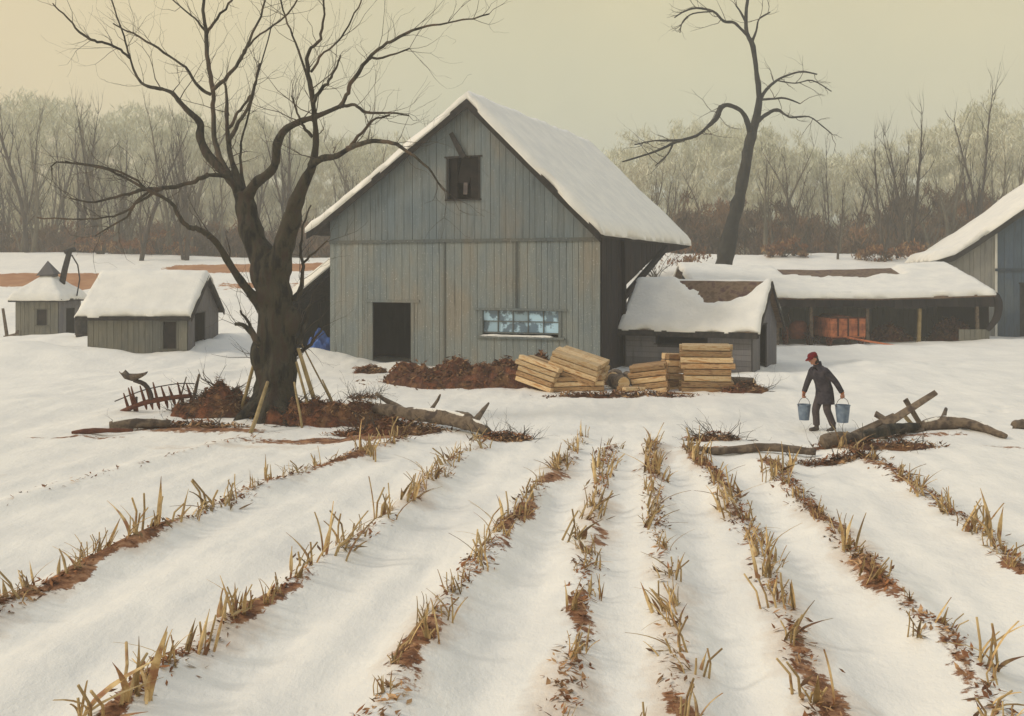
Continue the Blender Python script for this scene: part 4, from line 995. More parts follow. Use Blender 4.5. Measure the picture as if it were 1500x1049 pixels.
# ------------------------------------------------------------ heaps, brush, logs
def heap(name, mat, cx, cy, rx, ry, h, label, cat, seed, sticks=0, stickL=.8, flakes=600, fsize=.06, rot=0, tintr=(.5, 1.3)):
    root = empty(name, (cx, cy, 0), rot); rnd = random.Random(seed); mb = MB()
    c, s = math.cos(rot), math.sin(rot)
    def G(A, B): return Hn(cx+A*c-B*s, cy+A*s+B*c)
    def top(A, B):
        r = np.sqrt((A/rx)**2+(B/ry)**2+.0)+.18*fbm(A*1.6, B*1.6, seed, 2)
        return G(A, B)-.05+h*np.clip(1-r**2.6, 0, 1)**.8*(.75+.6*fbm(A*1.7, B*2.1, seed+1, 4)+.22*vnoise(A*5, B*5, seed+5))+.03*fbm(A*9, B*9, seed+2, 2)*(r < 1)
    aa = np.linspace(-rx*1.1, rx*1.1, 60); bb = np.linspace(-ry*1.1, ry*1.1, 36)
    field(mb, aa, bb, top, lambda A, B: G(A, B)-.3)
    mb.build('heap', M[mat], root)
    mb = MB()
    for k in range(int(flakes*1.8)):
        a = rnd.uniform(0, 6.28); q = rnd.random()**.6*(1 if rnd.random() < .8 else 1.25); x = rx*q*math.cos(a); y = ry*q*math.sin(a); z = float(top(np.array(x), np.array(y)))+rnd.uniform(0, .09)
        l = rnd.uniform(.5, 1.5)*fsize; an = rnd.uniform(0, 6.28)
        d = Vector((math.cos(an), math.sin(an), rnd.uniform(-.5, .8)))*l; sd = Vector((-math.sin(an), math.cos(an), rnd.uniform(-.5, .5)))*l*.35; cc = Vector((x, y, z))
        mb.add([cc-d, cc+sd, cc+d, cc-sd], [(0, 1, 2, 3)], rnd.uniform(*tintr))
    mb.build('dead_leaves', M['litter'], root)
    if sticks:
        mb = MB()
        for k in range(sticks):
            a = rnd.uniform(0, 6.28); q = rnd.random()**.5; x = rx*q*math.cos(a); y = ry*q*math.sin(a); z = float(top(np.array(x), np.array(y)))
            twigs(mb, (x, y, z-.05), (rnd.gauss(0, 1), rnd.gauss(0, .6), rnd.uniform(-.05, .7)), stickL*rnd.uniform(.4, 1.2), rnd.uniform(.006, .02), 1, rnd, 2, .1)
        mb.build('sticks', M['twig'], root)
    return tag(root, label, cat)
p = gnd(322, 612); heap('brush_pile', 'brush', p.x-.05, p.y+.2, 1.15, .8, .75, 'rusty brown brush pile left of the big tree, behind the rake', 'brush pile', 31, 70, .7, 700)
p = gnd(272, 628); heap('brush_pile', 'brush', p.x, p.y, 1.5, .32, .13, 'low thin scatter of brown brush in front of the rusty rake', 'brush pile', 32, 25, .5, 350)
p = gnd(478, 618); heap('brush_pile', 'brush', p.x-.05, p.y+.1, 1.6, .85, .62, 'dark brown brush pile right of the big tree trunk', 'brush pile', 33, 80, .7, 800)
p = gnd(575, 635); heap('brush_pile', 'brush', p.x, p.y, 1.3, .5, .30, 'low brown brush pile under the grey log, at the end of a corn row', 'brush pile', 34, 45, .6, 500)
p = gnd(690, 566); heap('leaf_heap', 'brush', p.x+.75, p.y+.45, 3.6, 1.3, 1.0, 'long reddish brown leaf heap lying against the front of the barn', 'leaf heap', 35, 0, .8, 1300, .09)
p = gnd(540, 550); heap('leaf_heap', 'brush', p.x, p.y+.5, .55, .5, .32, 'small rust-red heap of leaves beside the barn doorway', 'leaf heap', 36, 0, .4, 260, .08)
p = gnd(532, 585); heap('weed_tuft', 'brush', p.x, p.y, .5, .35, .10, 'wiry weed tuft in the snow in front of the barn door', 'weeds', 37, 40, .6, 120, .05)
p = gnd(910, 580); heap('bark_scrap', 'brush', p.x, p.y, 2.2, .4, .12, 'dark bark scraps and chips along the foot of the lumber', 'bark scraps', 38, 20, .5, 400, .07)
p = gnd(795, 566); heap('leaf_heap', 'brush', p.x, p.y+.9, 1.5, .8, .75, 'dark reddish leaf heap pushed up behind the left lumber bundle', 'leaf heap', 44, 0, .6, 500, .09)
p = gnd(1095, 575); heap('brush_pile', 'brush', p.x-.1, p.y, .7, .5, .35, 'small dark brush pile at the corner of the tool shed, right of the lumber', 'brush pile', 39, 40, .6, 200, .07)
p = gnd(1045, 645); heap('weed_tuft', 'brush', p.x, p.y, .6, .25, .12, 'ochre weed tuft beside the thin log in the field', 'weeds', 40, 50, .55, 200, .05, tintr=(.9, 2))
p = gnd(745, 645); heap('weed_tuft', 'brush', p.x, p.y, .55, .3, .14, 'ochre weed tuft at the right tip of the grey log', 'weeds', 41, 60, .55, 250, .05, tintr=(.9, 2))
p = gnd(1225, 678); heap('weed_tuft', 'brush', p.x, p.y, .9, .3, .08, 'rusty weeds just in front of the broken plank pile', 'weeds', 42, 40, .45, 350, .05)

def log(pts, rad, mat, label, cat='log', name='fallen_log', stubs=(), seed=0, n=10, snow=False):
    o0 = Vector(pts[0]); root = empty(name, (o0.x, o0.y, H(o0.x, o0.y))); off = Vector(root.location)
    P, r = catmull([Vector(p)-off for p in pts], rad, 10); mb = MB(); mb.tube(P, r, n+4, rough=.42)
    for st in stubs:
        q, rr = catmull([Vector(p)-off for p in st[0]], st[1], 3); mb.tube(q, rr, 7, rough=.4)
    mb.build('bark', M[mat], root, smooth=True)
    if snow:
        sm = MB(); Q = [p+Vector((0, 0, r[i]*.75)) for i, p in enumerate(P)][2:-2]
        sm.tube(Q, [r[i+2]*.62*(.7+.4*mnoise.noise(p*1.7)) for i, p in enumerate(Q)], 8, flat=1); sm.build('snow_cap', M['snow'], root, smooth=True)
    return tag(root, label, cat)
def gz(px, py, dz=0):
    p = gnd(px, py); return Vector((p.x, p.y, H(p.x, p.y)+dz))
log([gz(550, 618, .35), gz(590, 622, .30), gz(640, 630, .26), gz(680, 638, .22), gz(716, 645, .15)], [.10, .13, .16, .17, .08], 'oldwood', 'grey weathered fallen log with broken forks, right of the big tree',
    stubs=[([gz(625, 628, .25), gz(638, 622, .45), gz(645, 622, .65)], [.06, .04, .02]), ([gz(690, 640, .2), gz(705, 636, .42), gz(716, 632, .60)], [.1, .06, .02]), ([gz(600, 624, .3), gz(570, 612, .4), gz(552, 606, .5)], [.08, .06, .05])], snow=True)
log([gz(105, 641, .05), gz(140, 640, .08), gz(195, 638, .06)], [.03, .06, .03], 'rust', 'thin rusty brown pole lying in the snow far left of the tree', 'pole', 'pole')
log([gz(160, 634, .1), gz(200, 632, .14), gz(250, 630, .1)], [.07, .12, .07], 'oldwood', 'short grey log half sunk in snow below the rusty rake', snow=True)
log([gz(1003, 664, .05), gz(1050, 664, .08), gz(1120, 665, .10), gz(1195, 668, .08)], [.045, .07, .08, .06], 'oldwood', 'long thin grey log lying flat in the snow in front of the man', snow=False)
log([gz(1350, 640, .10), gz(1385, 641, .14), gz(1425, 644, .12), gz(1474, 652, .06)], [.09, .14, .12, .05], 'oldwood', 'thick brown rotting log right of the broken planks', stubs=[([gz(1380, 634, .2), gz(1386, 628, .38)], [.07, .03])], snow=True)
log([gz(1206, 662, .12), gz(1232, 660, .14), gz(1262, 657, .13)], [.13, .15, .12], 'oldwood', 'short stout stump log at the left end of the plank pile')
log([gz(1262, 655, .15), gz(1300, 648, .18), gz(1345, 640, .12)], [.09, .12, .08], 'bark', 'dark charred log lying under the leaning planks')
log([gz(1486, 640, .08), gz(1500, 638, .1), gz(1525, 638, .08)], [.08, .1, .06], 'oldwood', 'log end at the right edge of the picture beyond the rotting log')
def plank(a, b, w, t, label, mat='oldwood', roll=0, name='plank', taper=.8, tint=1.1, cat='plank'):
    a = Vector(a); b = Vector(b); mb = MB(); n = 5
    for i in range(n):
        p = a.lerp(b, i/n)-a; q = a.lerp(b, (i+1)/n)-a
        k0 = 1-(1-taper)*i/n
        mb.beam(p, q, w*k0, t, tint*(1+.1*math.sin(i*3)), roll, taper=(1-(1-taper)*(i+1)/n)/k0)
    o = mb.build(name, M[mat]); o.location = a; return tag(o, label, cat)
def rel(px, py, D): return at(px, py, D)
plank(rel(1256, 648, 21.6), rel(1371, 575, 22.0), .20, .07, 'longest grey plank leaning up to the right out of the wood pile', roll=.9, taper=.55, tint=1.25)
plank(rel(1250, 640, 21.7), rel(1312, 610, 21.9), .22, .05, 'wide short plank leaning low at the left of the plank pile', roll=.7, tint=1.1)
plank(rel(1235, 655, 21.5), rel(1290, 618, 21.7), .14, .05, 'narrow splintered plank propped behind the stump log', roll=.6, tint=.9)
plank(rel(1282, 606, 22.1), rel(1318, 628, 22.0), .16, .05, 'short plank with a pointed end tipped down to the right', roll=.6, tint=1.2)
plank(rel(1326, 585, 22.3), rel(1356, 635, 22.2), .12, .05, 'dark crossed plank leaning left behind the longest plank', roll=.8, tint=.9)
plank(rel(1322, 606, 22.6), rel(1352, 640, 22.5), .09, .04, 'thin pale stick crossing behind the dark crossed plank', mat='pole', roll=.8, tint=.9)

plank(rel(1246, 662, 21.3), rel(1300, 640, 21.2), .13, .04, 'low splintered slab lying across the stump log', roll=.3, tint=.8)
plank(rel(1300, 650, 21.5), rel(1352, 628, 21.8), .12, .04, 'short grey board half buried under the crossed planks', roll=.4, tint=1.0)
plank(rel(1140, 652, 21.6), rel(1196, 643, 22.0), .10, .03, 'thin flat board lying in the snow just in front of the person', roll=.1, tint=.8)
p = gnd(1285, 662); heap('brush_pile', 'brush', p.x, p.y+.15, 1.5, .35, .16, 'splintered brown sticks and bark strewn under the leaning planks', 'brush pile', 43, 55, .55, 260, .05)
# poles leaning on the tree
for (a, b, D1, D2, r, lab) in (
    ((379, 508), (350, 602), 24.2, 24.6, .045, 'pale peeled pole leaning on the left side of the big tree trunk'),
    ((392, 560), (366, 640), 23.9, 22.2, .05, 'olive pole leaning in front of the roots of the big tree'),
    ((437, 510), (470, 592), 24.3, 24.2, .055, 'thickest peeled pole leaning on the right side of the big tree'),
    ((434, 530), (458, 586), 24.2, 24.0, .035, 'thin peeled pole between the trunk and the thickest right pole'),
    ((440, 500), (495, 600), 24.6, 25.4, .022, 'thin grey stick leaning furthest right of the tree poles'),
    ((431, 560), (443, 612), 24.0, 23.2, .03, 'short dark pole against the right roots of the big tree')):
    A = at(*a, D1); B = at(*b, D2); g = H(B.x, B.y); B.z = g-.05
    mb = MB(); pts = [B-B, (A-B)*.33+Vector((.01, 0, 0)), (A-B)*.66, (A-B)*1.0]; mb.tube(pts, [r, r*.95, r*.9, r*.8], 8, rough=.1)
    o = mb.build('pole', M['pole'], smooth=True); o.location = B; tag(o, lab, 'pole')
for (a, b, r, lab) in (((472, 556), (494, 600), .03, 'short peeled stake standing tilted in the snow right of the tree poles'), ((278, 575), (292, 548), .05, 'broken dark stake leaning out of the brush pile left of the tree'), ((258, 592), (273, 552), .025, 'thin stick leaning right beside the last rake tooth')):
    B = gnd(*( (a if a[1] > b[1] else b)[0], 604)); T = (b if a[1] > b[1] else a); A = at(T[0], T[1], B.y); B.z = H(B.x, B.y)-.05
    mb = MB(); mb.tube([B-B, (A-B)*.5+Vector((.01, 0, 0)), A-B], [r, r*.9, r*.6], 7, rough=.15); o = mb.build('stake', M['pole' if r == .03 else 'oldwood'], smooth=True); o.location = B; tag(o, lab, 'stake')

# ------------------------------------------------------------ rusty dump rake
def rake():
    D = 25.2; g0 = at(215, 600, D); root = empty('hay_rake', (g0.x, g0.y, H(g0.x, g0.y))); off = Vector(root.location)
    tag(root, 'rusty old hay rake with a curved toothed beam and iron seat, left of the brush', 'hay rake')
    P = lambda x, y, d=0: at(x, y, D+d)-off
    pts, rr = catmull([P(163, 612), P(180, 604), P(198, 595), P(220, 588), P(250, 583), P(280, 580)], [.075, .07, .06, .06, .06, .05], 4)
    mb = MB(); mb.tube(pts, rr, 8, rough=.2); mb.build('beam', M['rust'], root, smooth=True)
    for i, (x, y1, y0) in enumerate(((186, 576, 601), (193, 568, 596), (197, 566, 598), (210, 565, 592), (219, 570, 592), (229, 560, 592), (241, 566, 590), (252, 566, 588), (265, 560, 592), (278, 562, 584))):
        mb = MB(); t, r = catmull([P(x-5, y1, -.1), P(x-1, (y1+y0)/2, 0), P(x+3, y0, .05), P(x+5, y0+8, .1)], [.015, .035, .045, .015], 3); mb.tube(t, r, 6); mb.build('tooth', M['rust'], root, smooth=True)
    mb = MB(); t, r = catmull([P(168, 588), P(195, 577), P(220, 569), P(260, 562), P(285, 562)], [.015]*5, 3); mb.tube(t, r, 5); mb.build('tie_rod', M['iron'], root)
    mb = MB(); t, r = catmull([P(196, 557), P(212, 563), P(221, 578), P(222, 592)], [.05, .06, .06, .05], 3); mb.tube(t, r, 7); mb.build('seat_spring', M['iron'], root, smooth=True)
    mb = MB()
    c = P(195, 552)
    def tp(A, B):
        return c.z+.05*((A-c.x)/.27)**2*((A-c.x) > 0)+.10*sstep(.16, .27, c.x-A)+.06*((B-c.y)/.2)**2
    field(mb, np.linspace(c.x-.27, c.x+.29, 12), np.linspace(c.y-.2, c.y+.2, 9), tp, lambda A, B: tp(A, B)-.11*(1-np.abs((A-c.x)/.36)))
    mb.build('seat', M['oldwood'], root, smooth=True)
    mb = MB(); 
    for xx, yy in ((200, 600), (268, 600)):
        q = P(xx, yy, .4); q.z = -.15; mb.tube([q, P(xx, yy-18, .0)], [.03, .03], 6)
    mb.build('support', M['iron'], root)
rake()

# ------------------------------------------------------------ lumber
def bundle(c, L, w, h, rz, ry, rx, label, seed, nb=3, nl=4, name='lumber_bundle'):
    root = empty(name, c, 0); root.rotation_euler = (rx, ry, rz); rnd = random.Random(seed)
    for j in range(nl):
        for i in range(nb):
            t = h/nl; bw = w/nb; LL = L*rnd.uniform(.88, 1.06)
            mb = MB(); cx = rnd.uniform(-.03, .03)*L; cz = t*(j+.5); yy = -w/2+bw*(i+.5)
            # slightly chamfered board
            ch = min(t, bw)*.12; prof = [(-bw/2+.008+ch, -t/2+.011), (bw/2-.008-ch, -t/2+.011), (bw/2-.008, -t/2+.011+ch), (bw/2-.008, t/2-.011-ch), (bw/2-.008-ch, t/2-.011), (-bw/2+.008+ch, t/2-.011), (-bw/2+.008, t/2-.011-ch), (-bw/2+.008, -t/2+.011+ch)]
            V = [(cx+sx*LL/2, yy+a+rnd.uniform(-.004, .004), cz+b) for sx in (-1, 1) for a, b in prof]
            mb.add(V, [tuple(range(8))[::-1], tuple(range(8, 16))]+[(k, (k+1) % 8, 8+(k+1) % 8, 8+k) for k in range(8)], rnd.uniform(.55, 1.12))
            mb.build('board', M['lumber' if rnd.random() < .55 else 'lumber2'], root)
    return tag(root, label, 'lumber')
def lump(px, py, D, dz=0):
    p = at(px, py, D); return p
LD = 30.6
bundle(at(788, 566, LD+.25), 1.35, .9, .80, R(-30), R(15), R(-5), 'bundle of sawn boards sloping down at the left, beneath the tilted top bundle', 1, 3, 5)
bundle(at(850, 579, LD), 1.5, .85, .6, R(-12), R(-3), 0, 'lowest bundle of sawn boards with dark ends, under the tilted bundle', 2)
bundle(at(845, 551, LD+.1), 1.55, .95, .68, R(-24), R(16), R(9), 'topmost tilted bundle of sawn boards in front of the barn window', 3, 3, 4)
bundle(at(955, 575, LD+.2), 1.1, .75, .88, R(-14), R(-8), R(4), 'small stack of sawn boards left of the tallest stack', 4, 3, 5)
bundle(at(925, 581, LD-.5), .8, .4, .3, R(30), R(3), 0, 'short offcuts lying low in front of the small stack', 9, 2, 2)
bundle(at(1034, 575, LD), 1.5, .9, 1.45, R(-8), 0, 0, 'tallest stack of sawn boards in front of the tool shed', 5, 3, 8)
bundle(at(983, 575, LD+.6), .5, .45, 1.2, R(20), R(3), 0, 'narrow upright stack of short boards beside the tallest stack', 6, 2, 6)
bundle(at(985, 583, LD-.8), 1.3, .4, .16, R(4), R(2), 0, 'low boards lying in the snow in front of the tallest stack', 8, 2, 1)
def short_log(px, py, D, r, L, rz, lab):
    c = at(px, py, D); c.z = H(c.x, c.y)+r*.9 if lab.find('top') < 0 else c.z
    root = empty('short_log', c, rz); mb = MB(); mb.tube([(0, -L/2, 0), (0, 0, 0), (0, L/2, 0)], [r, r*1.04, r], 14, rough=.08); mb.build('bark', M['oldwood'], root, smooth=True)
    mb = MB(); mb.tube([(0, -L/2-.012, 0), (0, -L/2-.002, 0)], [r*.82, r*.85], 14); mb.build('cut_face', M['lumber'], root); tag(root, lab, 'log')
short_log(906, 575, 30.6, .22, .8, .3, 'stout cut log standing end-on between the two lumber groups')
short_log(900, 562, 31.6, .25, .8, -.2, 'larger cut log just behind the end-on log, right of the tilted lumber')
short_log(928, 560, 31.8, .22, .7, .5, 'cut log tucked behind the small board stack')
short_log(1084, 572, 31, .16, .8, 1.2, 'dark cut log at the right foot of the tallest stack')

# ------------------------------------------------------------ wagon and machine in the shed
def wagon():
    D = 49.3; p = at(1242, 500, D); root = empty('farm_wagon', (p.x, p.y, H(p.x, p.y)), R(4)); tag(root, 'faded orange farm wagon parked in the middle bay of the open shed', 'wagon')
    mb = MB(); W = .86; H0, H1 = .45, 1.32
    for (x0, x1, y0, y1) in ((-W, W, -.03, .03), (-W, W, 2.5, 2.56), (-W, -W+.05, .03, 2.5), (W-.05, W, .03, 2.5)):
        for k in range(3): z = H0+k*(H1-H0)/3; mb.b2(x0, x1, y0, y1, z+.006, z+(H1-H0)/3-.006, (1, .85, .95)[k])
    mb.b2(-W, W, 0, 2.5, H0-.06, H0); mb.build('box', M['wagon'], root)
    mb = MB()
    for x in (-.5, 0, .5): mb.beam((x, -.05, H0), (x, -.05, H1+.04), .07, .04, .5)
    mb.b2(-W-.04, W+.04, -.06, -.03, H1-.02, H1+.06, .5); mb.build('stake_rail', M['rust'], root)
    def top(A, B): return H1-.1+.22*np.clip(1-(A/.75)**2, 0, 1)+.1*fbm(A*3, B*3, 3, 3)
    mb = MB(); field(mb, np.linspace(-.78, .78, 16), np.linspace(.05, 2.4, 18), top, lambda A, B: 0*A+H0+.1); mb.build('load', M['brush'], root)
    mb = MB(); mb.b2(-.7, .7, .3, .42, .27, .4); mb.b2(-.7, .7, 1.9, 2.02, .27, .4); mb.b2(-.08, .08, .1, 2.3, .3, .42); mb.build('axle', M['rust'], root)
    for (x, y) in ((-.78, .36), (.78, .36), (-.78, 1.96), (.78, 1.96)):
        mb = MB(); mb.tube([(x+math.cos(0)*0, y+math.cos(a)*.33, .33+math.sin(a)*.33) for a in np.linspace(0, 2*math.pi, 21)], [.05]*21, 6, cap=False)
        for a in np.linspace(0, math.pi, 5)[:-1]: mb.tube([(x, y-math.cos(a)*.31, .33-math.sin(a)*.31), (x, y+math.cos(a)*.31, .33+math.sin(a)*.31)], [.02, .02], 5)
        mb.tube([(x-.08, y, .33), (x+.08, y, .33)], [.07, .07], 8); mb.build('wheel', M['rust'], root)
    mb = MB(); mb.tube([(0, .1, .38), (.5, -.9, .28), (1.5, -2.2, .12)], [.05, .05, .04], 6); mb.build('tongue', M['wagon'], root)
wagon()
def machine():
    p = at(1168, 500, 50.6); root = empty('farm_machine', (p.x, p.y, H(p.x, p.y))); tag(root, 'rusty red farm machine with wheels in the left bay of the open shed', 'farm machine')
    mb = MB(); mb.rings([((0, 0, .25), .35, .3, None), ((0, 0, .6), .5, .4, None), ((.05, 0, 1.0), .42, .35, None), ((.1, 0, 1.15), .2, .2, None)], 12); mb.build('hopper', M['rust'], root, smooth=True)
    for x in (-.6, .55):
        mb = MB(); mb.tube([(x, math.cos(a)*.45, .42+math.sin(a)*.45) for a in np.linspace(0, 2*math.pi, 19)], [.05]*19, 6, cap=False)
        for a in np.linspace(0, math.pi, 5)[:-1]: mb.tube([(x, -math.cos(a)*.43, .42-math.sin(a)*.43), (x, math.cos(a)*.43, .42+math.sin(a)*.43)], [.02, .02], 5)
        mb.build('wheel', M['rust'], root)
    mb = MB(); mb.tube([(-.6, 0, .42), (.55, 0, .42)], [.05, .05], 6); mb.beam((.2, -.2, .6), (.75, -1.2, .15), .08, .08); mb.beam((-.3, 0, .9), (-.5, -.1, 1.5), .06, .06); mb.build('frame', M['iron'], root)
machine()
def shed_stuff():
    rnd = random.Random(6)
    for (px, D, s, lab, mat) in ((1302, 52.5, 1.0, 'dark heap of stored hay in the bay right of the orange wagon', 'brush'), (1395, 52.5, 1.15, 'dark brown heap of old hay in the rightmost bay of the open shed', 'brush')):
        p = at(px, 500, D); heap('hay_heap', mat, p.x, p.y, 1.25*s, .9, 1.0*s, lab, 'hay', px, 15, .8, 250, .12)
shed_stuff()

# ------------------------------------------------------------ the man
def man():
    D = 22.8; p = at(1208, 632, D); g = H(p.x, p.y); rz = R(180+20)
    root = empty('person', (p.x, p.y, g), rz)
    tag(root, 'person in a red cap, dark coat and brown trousers walking left and carrying two buckets', 'person')
    V3 = Vector
    hipL, hipR = V3((0, .09, .90)), V3((0, -.09, .90))
    kL, aL = V3((.02, .11, .49)), V3((-.15, .11, .11)); kR, aR = V3((.17, -.09, .47)), V3((.14, -.10, .09))
    sL, sR = V3((.13, .19, 1.36)), V3((.17, -.19, 1.35))
    eL, hL = V3((-.09, .28, 1.09)), V3((-.22, .33, .86)); eR, hR = V3((.26, -.26, 1.07)), V3((.33, -.30, .83))
    neck, head = V3((.20, 0, 1.46)), V3((.30, 0, 1.60)); chest = V3((.13, 0, 1.28)); pelvis = V3((0, 0, .93))
    def limb(mb, pts, rr, n=12, sub=3, flat=1.0):
        P, r = catmull(pts, rr, sub); mb.tube(P, r, n, flat=flat)
    m35 = Matrix.Rotation(.30, 3, 'Y')
    def torso(mb, k=1.0):
        mb.rings([((-.01, 0, .82), .11*k, .15*k, m35), ((0, 0, .92), .125*k, .165*k, m35), ((.05, 0, 1.06), .11*k, .15*k, m35), ((.10, 0, 1.2), .125*k, .17*k, m35), ((.14, 0, 1.33), .12*k, .185*k, m35), ((.17, 0, 1.40), .085*k, .14*k, m35), ((.19, 0, 1.45), .055*k, .06*k, m35)], 18)
    b = MB(); torso(b, .88)
    limb(b, [V3((.17, 0, 1.38)), V3((.22, 0, 1.48)), V3((.27, 0, 1.54))], [.06, .055, .05])
    tilt = Matrix.Rotation(.38, 3, 'Y')
    b.ball(head+V3((-.005, 0, .03)), .098, (1.05, .80, 1.12), 18, 14, rot=tilt)
    hp = lambda x, y, z: head+tilt @ V3((x, y, z))
    limb(b, [hp(.03, 0, -.03), hp(.055, 0, -.08), hp(.065, 0, -.105)], [.062, .045, .026])              # jaw
    limb(b, [hp(.092, 0, .035), hp(.118, 0, -.005), hp(.098, 0, -.02)], [.011, .018, .012], 8)            # nose
    b.ball(hp(.088, 0, -.052), .018, (.7, 1.3, .5), 8, 6); b.ball(hp(.088, 0, .045), .025, (.5, 2.0, .5), 8, 6)
    for s in (1, -1): b.ball(hp(-.005, s*.083, .0), .028, (.7, .35, 1.1), 8, 6)
    for (S_, E, Hd, w) in ((sL, eL, hL, .2), (sR, eR, hR, .2)): limb(b, [S_, S_.lerp(E, .5), E, E.lerp(Hd, .5), Hd], [.05, .046, .040, .036, .027])
    for (a_, k_, f_) in ((hipL, kL, aL), (hipR, kR, aR)): limb(b, [a_, a_.lerp(k_, .5), k_, k_.lerp(f_, .4), f_], [.085, .075, .055, .052, .036])
    # hands: palm, four curled fingers, thumb, closed round the bail
    hands = []
    for (Hd, E, s) in ((hL, eL, 1), (hR, eR, -1)):
        dn = (Hd-E).normalized(); dn = V3((dn.x*.4, dn.y*.2, -1)).normalized(); fwd = V3((1, 0, 0)); fwd = (fwd-dn*fwd.dot(dn)).normalized(); inn = V3((0, -s, 0))
        pc = Hd+dn*.045
        for t in (-.03, -.01, .01, .03): b.tube([Hd+dn*.0+fwd*t*.6, pc+fwd*t, Hd+dn*.085+fwd*t], [.018, .019, .013], 8, flat=.8)
        for i, t in enumerate((-.034, -.011, .012, .034)):
            l = (.8, .95, 1.0, .9)[i]; q = Hd+dn*.085+fwd*t
            limb(b, [q, q+dn*.026*l+inn*.008, q+dn*.036*l+inn*.034*l, q+dn*.016*l+inn*.05*l, q-dn*.004+inn*.040*l], [.0105, .010, .0095, .009, .008], 8, 2)
        limb(b, [Hd+dn*.02+fwd*.028, Hd+dn*.05+fwd*.046+inn*.015, Hd+dn*.085+fwd*.040+inn*.03, Hd+dn*.105+fwd*.022+inn*.035], [.013, .013, .011, .009], 8, 2)
        hands.append(Hd+dn*.112+inn*.026)
    body = b.build('body', M['skin'], root, smooth=True); remesh(body, .0065, 2)
    # clothing
    c = MB()
    k = 1.0
    sk = [((.0, 0, .60), .185, .225, None), ((-.005, 0, .66), .18, .22, None), ((.0, 0, .80), .17, .215, None), ((.01, 0, .92), .16, .205, m35), ((.05, 0, 1.06), .148, .19, m35), ((.10, 0, 1.2), .155, .20, m35), ((.14, 0, 1.33), .145, .21, m35), ((.17, 0, 1.405), .11, .17, m35), ((.195, 0, 1.455), .085, .095, m35), ((.215, 0, 1.49), .08, .085, m35)]
    c.rings([(q[0], q[1]*1.05, q[2]*1.1, q[3]) for q in sk[:7]]+sk[7:], 24)
    for (S_, E, Hd) in ((sL, eL, hL), (sR, eR, hR)):
        limb(c, [V3((.13, S_.y*.45, 1.33)), S_+V3((0, 0, -.015)), S_.lerp(E, .5), E, E.lerp(Hd, .55), E.lerp(Hd, .93)], [.09, .088, .076, .068, .062, .058], 14)
    coat = c.build('coat', M['coat'], root, smooth=True); remesh(coat, .012, 2)
    m = MB(); 
    for s in (1, -1): m.add([(.215, s*.03, 1.475), (.30, s*.02, 1.40), (.27, s*.10, 1.34), (.20, s*.10, 1.44)], [(0, 1, 2, 3), (3, 2, 1, 0)])
    m.tube([(.16, -.07, 1.49), (.12, 0, 1.52), (.16, .07, 1.49), (.22, .08, 1.47)], [.028, .035, .03, .02], 8)
    m.build('collar', M['coat'], root, smooth=True)
    m = MB()
    for (z, x) in ((1.30, .286), (1.15, .25), (1.0, .20), (.86, .176)): m.ball((x, .03, z), .013, n=8, m=6)
    m.build('button', M['boot'], root)
    t = MB()
    for (a_, k_, f_) in ((hipL, kL, aL), (hipR, kR, aR)): limb(t, [a_, a_.lerp(k_, .5), k_, k_.lerp(f_, .45), k_.lerp(f_, .93)], [.115, .10, .085, .078, .075], 14)
    t.ball((0, 0, .9), .14, (1, 1.15, .9)); tr = t.build('trousers', M['trouser'], root, smooth=True); remesh(tr, .012, 2)
    for (f_, dz) in ((aL, .25), (aR, .05)):
        q = MB(); fw = V3((1, 0, -dz*1.6)).normalized(); low = V3((f_.x, f_.y, f_.z-.055))
        limb(q, [f_+V3((-.005, 0, .09)), f_+V3((0, 0, .02)), low+V3((0, 0, .02))], [.058, .052, .052], 12)
        limb(q, [low-fw*.045, low+fw*.06, low+fw*.15, low+fw*.19], [.045, .048, .046, .030], 12)
        bt = q.build('boot', M['boot'], root, smooth=True); remesh(bt, .01, 2)
    hr = MB(); hr.ball(hp(-.03, 0, .03), .098, (.95, .86, 1.0), 16, 12, rot=tilt); hr.build('hair', M['hair'], root, smooth=True)
    cp = MB(); 
    cp.rings([(hp(0, 0, .055), .118, .098, tilt), (hp(-.002, 0, .10), .116, .098, tilt), (hp(-.006, 0, .135), .09, .078, tilt), (hp(-.01, 0, .150), .04, .035, tilt)], 20)
    crown = cp.build('cap', M['cap'], root, smooth=True)
    br = MB(); V = []
    for i in range(9):
        a = -1.25+2.5*i/8
        for (kx, ky, dz) in ((.10, .088, .06), (.20, .095, .035)):
            x = kx*math.cos(a)*(1 if kx < .15 else 1.0)+(0 if kx < .15 else -.0); V.append(hp(max(x, .02), ky*math.sin(a)*1.02, dz))
            V.append(hp(max(x, .02), ky*math.sin(a)*1.02, dz+.008))
    F = []
    for i in range(8): q = i*4; F += [(q+1, q+3, q+7, q+5), (q, q+4, q+6, q+2), (q+2, q+6, q+7, q+3)]
    br.add(V, F); br.build('cap_visor', M['cap'], root, smooth=True)
    ey = MB()
    for s in (1, -1): ey.ball(hp(.090, s*.033, .015), .010, n=8, m=6)
    ey.build('eye', M['hair'], root)
    # knitted muffler behind the neck
    mf = MB(); mf.tube([hp(-.05, -.05, -.06), hp(-.09, 0, -.05), hp(-.05, .06, -.06), hp(.02, .06, -.10)], [.03, .042, .036, .02], 10); mf.build('scarf', M['hair'], root, smooth=True)
    # cuffs
    for (E, Hd) in ((eL, hL), (eR, hR)): 
        gl = MB(); gl.tube([E.lerp(Hd, .88), Hd+(Hd-E).normalized()*.012], [.05, .044], 12); gl.build('cuff', M['glove'], root, smooth=True)
    mw = Matrix.Translation((p.x, p.y, g)) @ Matrix.Rotation(rz, 4, 'Z')
